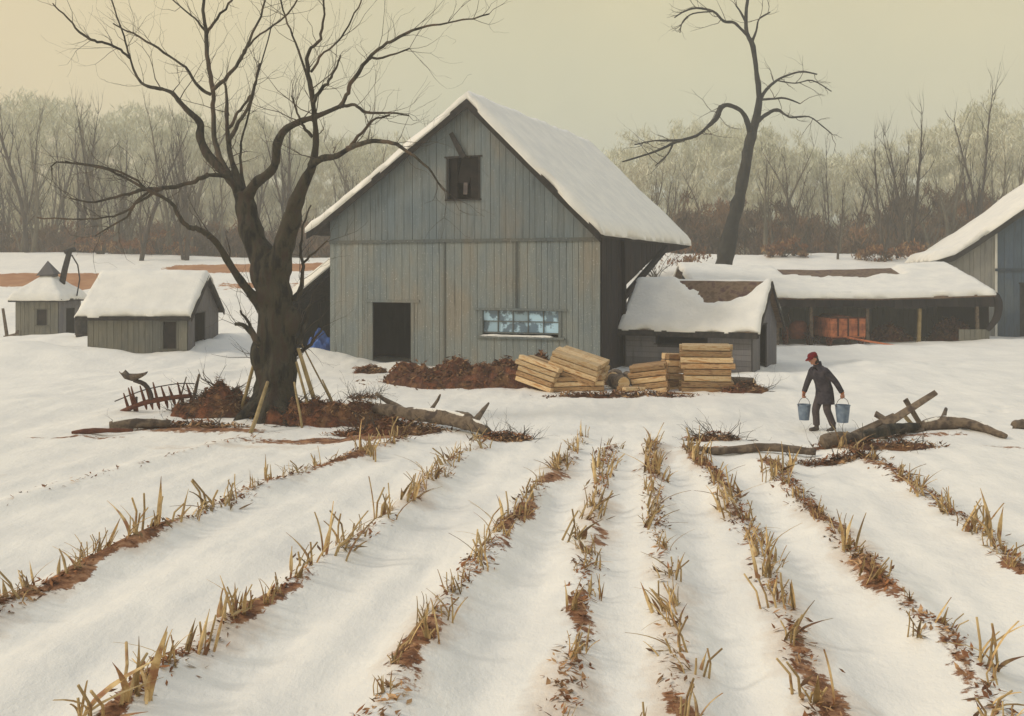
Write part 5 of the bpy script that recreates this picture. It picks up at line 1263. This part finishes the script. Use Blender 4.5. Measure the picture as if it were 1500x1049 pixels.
    for i, (hd, sc, lab) in enumerate(zip(hands, (1.05, .95), ('galvanised bucket hanging from the near hand, right of the person', 'galvanised bucket hanging from the far hand, left of the person'))):
        w = mw @ hd; hgt = .36*sc; r1 = .155*sc; r0 = .118*sc; bail = .16
        top = -bail; bot = -bail-hgt
        b_ = empty('bucket', (w.x, w.y, w.z+bot), R(20)); tag(b_, lab, 'bucket')
        t = -bot+top  # height of rim above base
        q = MB(); q.rings([((0, 0, 0), r0*.98, r0*.98, None), ((0, 0, .015), r0, r0, None), ((0, 0, t*.5), (r0+r1)/2, (r0+r1)/2, None), ((0, 0, t), r1, r1, None), ((0, 0, t), r1-.008, r1-.008, None), ((0, 0, t*.75), r1*.9, r1*.9, None)], 24); q.build('pail', M['galv'], b_, smooth=False)
        q = MB(); q.tube([(math.cos(a)*r1, math.sin(a)*r1, t) for a in np.linspace(0, 2*math.pi, 25)], [.009]*25, 6, cap=False); q.build('rim', M['galv'], b_)
        q = MB(); q.tube([(math.cos(a)*(r1+.006), 0, t-.03+(bail+.03)*math.sin(a)) for a in np.linspace(0, math.pi, 15)], [.006]*15, 6); q.build('handle', M['iron'], b_)
man()

# ------------------------------------------------------------ haze, sky, sun, camera
HZ = MB(); HZ.b2(-320, 320, -30, 330, -4, 46)
hm = bpy.data.materials.new('haze'); hm.use_nodes = True; hn = hm.node_tree; hn.nodes.remove(hn.nodes['Principled BSDF'])
pv = hn.nodes.new('ShaderNodeVolumePrincipled'); pv.inputs['Density'].default_value = .0020; pv.inputs['Color'].default_value = (.93, .93, .90, 1); pv.inputs['Anisotropy'].default_value = .2
hn.links.new(pv.outputs[0], hn.nodes['Material Output'].inputs['Volume'])
HAZE = True
if HAZE:
    ho = HZ.build('haze', hm); tag(ho, kind='stuff')

SUN_EL, SUN_AZ = R(34), R(262)    # azimuth clockwise from +Y
wd = bpy.data.worlds.new('World'); S.world = wd; wd.use_nodes = True; nt = wd.node_tree; bg = nt.nodes['Background']
sky = N(nt, 'ShaderNodeTexSky'); sky.sky_type = 'NISHITA'; sky.sun_disc = False; sky.sun_elevation = SUN_EL; sky.sun_rotation = SUN_AZ; sky.dust_density = 4; sky.air_density = 1
tc = N(nt, 'ShaderNodeTexCoord'); sx = N(nt, 'ShaderNodeSeparateXYZ'); nt.links.new(tc.outputs['Generated'], sx.inputs[0])
K = 10.0
def kc(c): return tuple(v*K for v in c)
grad = ramp(nt, [(0.0, kc((.50, .54, .44))), (.07, kc((.53, .57, .46))), (.16, kc((.62, .61, .42))), (.28, kc((.69, .62, .38))), (.6, kc((.54, .62, .72))), (1.0, kc((.48, .62, .86)))])
nt.links.new(sx.outputs['Z'], grad.inputs[0])
# warmer towards the left, where the low sun stands
mr = N(nt, 'ShaderNodeMapRange'); nt.links.new(sx.outputs['X'], mr.inputs[0]); mr.inputs[1].default_value = -.05; mr.inputs[2].default_value = -.6; mr.inputs[4].default_value = 1.0
warm = mixc(nt, grad.outputs[0], kc((.76, .61, .36)), mr.outputs[0])
mr2 = N(nt, 'ShaderNodeMapRange'); nt.links.new(sx.outputs['X'], mr2.inputs[0]); mr2.inputs[1].default_value = .2; mr2.inputs[2].default_value = .75; mr2.inputs[4].default_value = .6
warm = mixc(nt, warm, kc((.70, .62, .42)), mr2.outputs[0])
nz = noi(nt, tc.outputs['Generated'], 3.0, 5, .6); nr = ramp(nt, [(.3, (.93, .94, .96)), (.7, (1.07, 1.05, 1.02))]); nt.links.new(nz, nr.inputs[0])
cl = mixc(nt, warm, nr.outputs[0], 1.0, 'MULTIPLY')
out = mixc(nt, sky.outputs[0], cl, .93)
nt.links.new(out, bg.inputs[0]); bg.inputs[1].default_value = .1
sl = bpy.data.lights.new('sun', 'SUN'); sl.energy = 1.5; sl.angle = R(10); sl.color = (1, .93, .82); so = bpy.data.objects.new('sun', sl); COL.objects.link(so)
dirv = Vector((math.sin(SUN_AZ)*math.cos(SUN_EL), math.cos(SUN_AZ)*math.cos(SUN_EL), math.sin(SUN_EL)))
so.rotation_euler = dirv.to_track_quat('Z', 'Y').to_euler(); so.location = dirv*80
cam = bpy.data.cameras.new('camera'); cam.lens = 36; cam.sensor_width = 36; cam.shift_y = -124.5/1500; cam.clip_end = 2000; cam.clip_start = .1
co = bpy.data.objects.new('camera', cam); COL.objects.link(co); co.location = (0, 0, CAMZ); co.rotation_euler = (math.pi/2, 0, 0); S.camera = co
S.view_settings.view_transform = 'Standard'; S.view_settings.look = 'None'; S.view_settings.exposure = .1; S.view_settings.gamma = 1
S.cycles.volume_step_rate = 1; S.cycles.max_bounces = 6; S.cycles.volume_bounces = 1
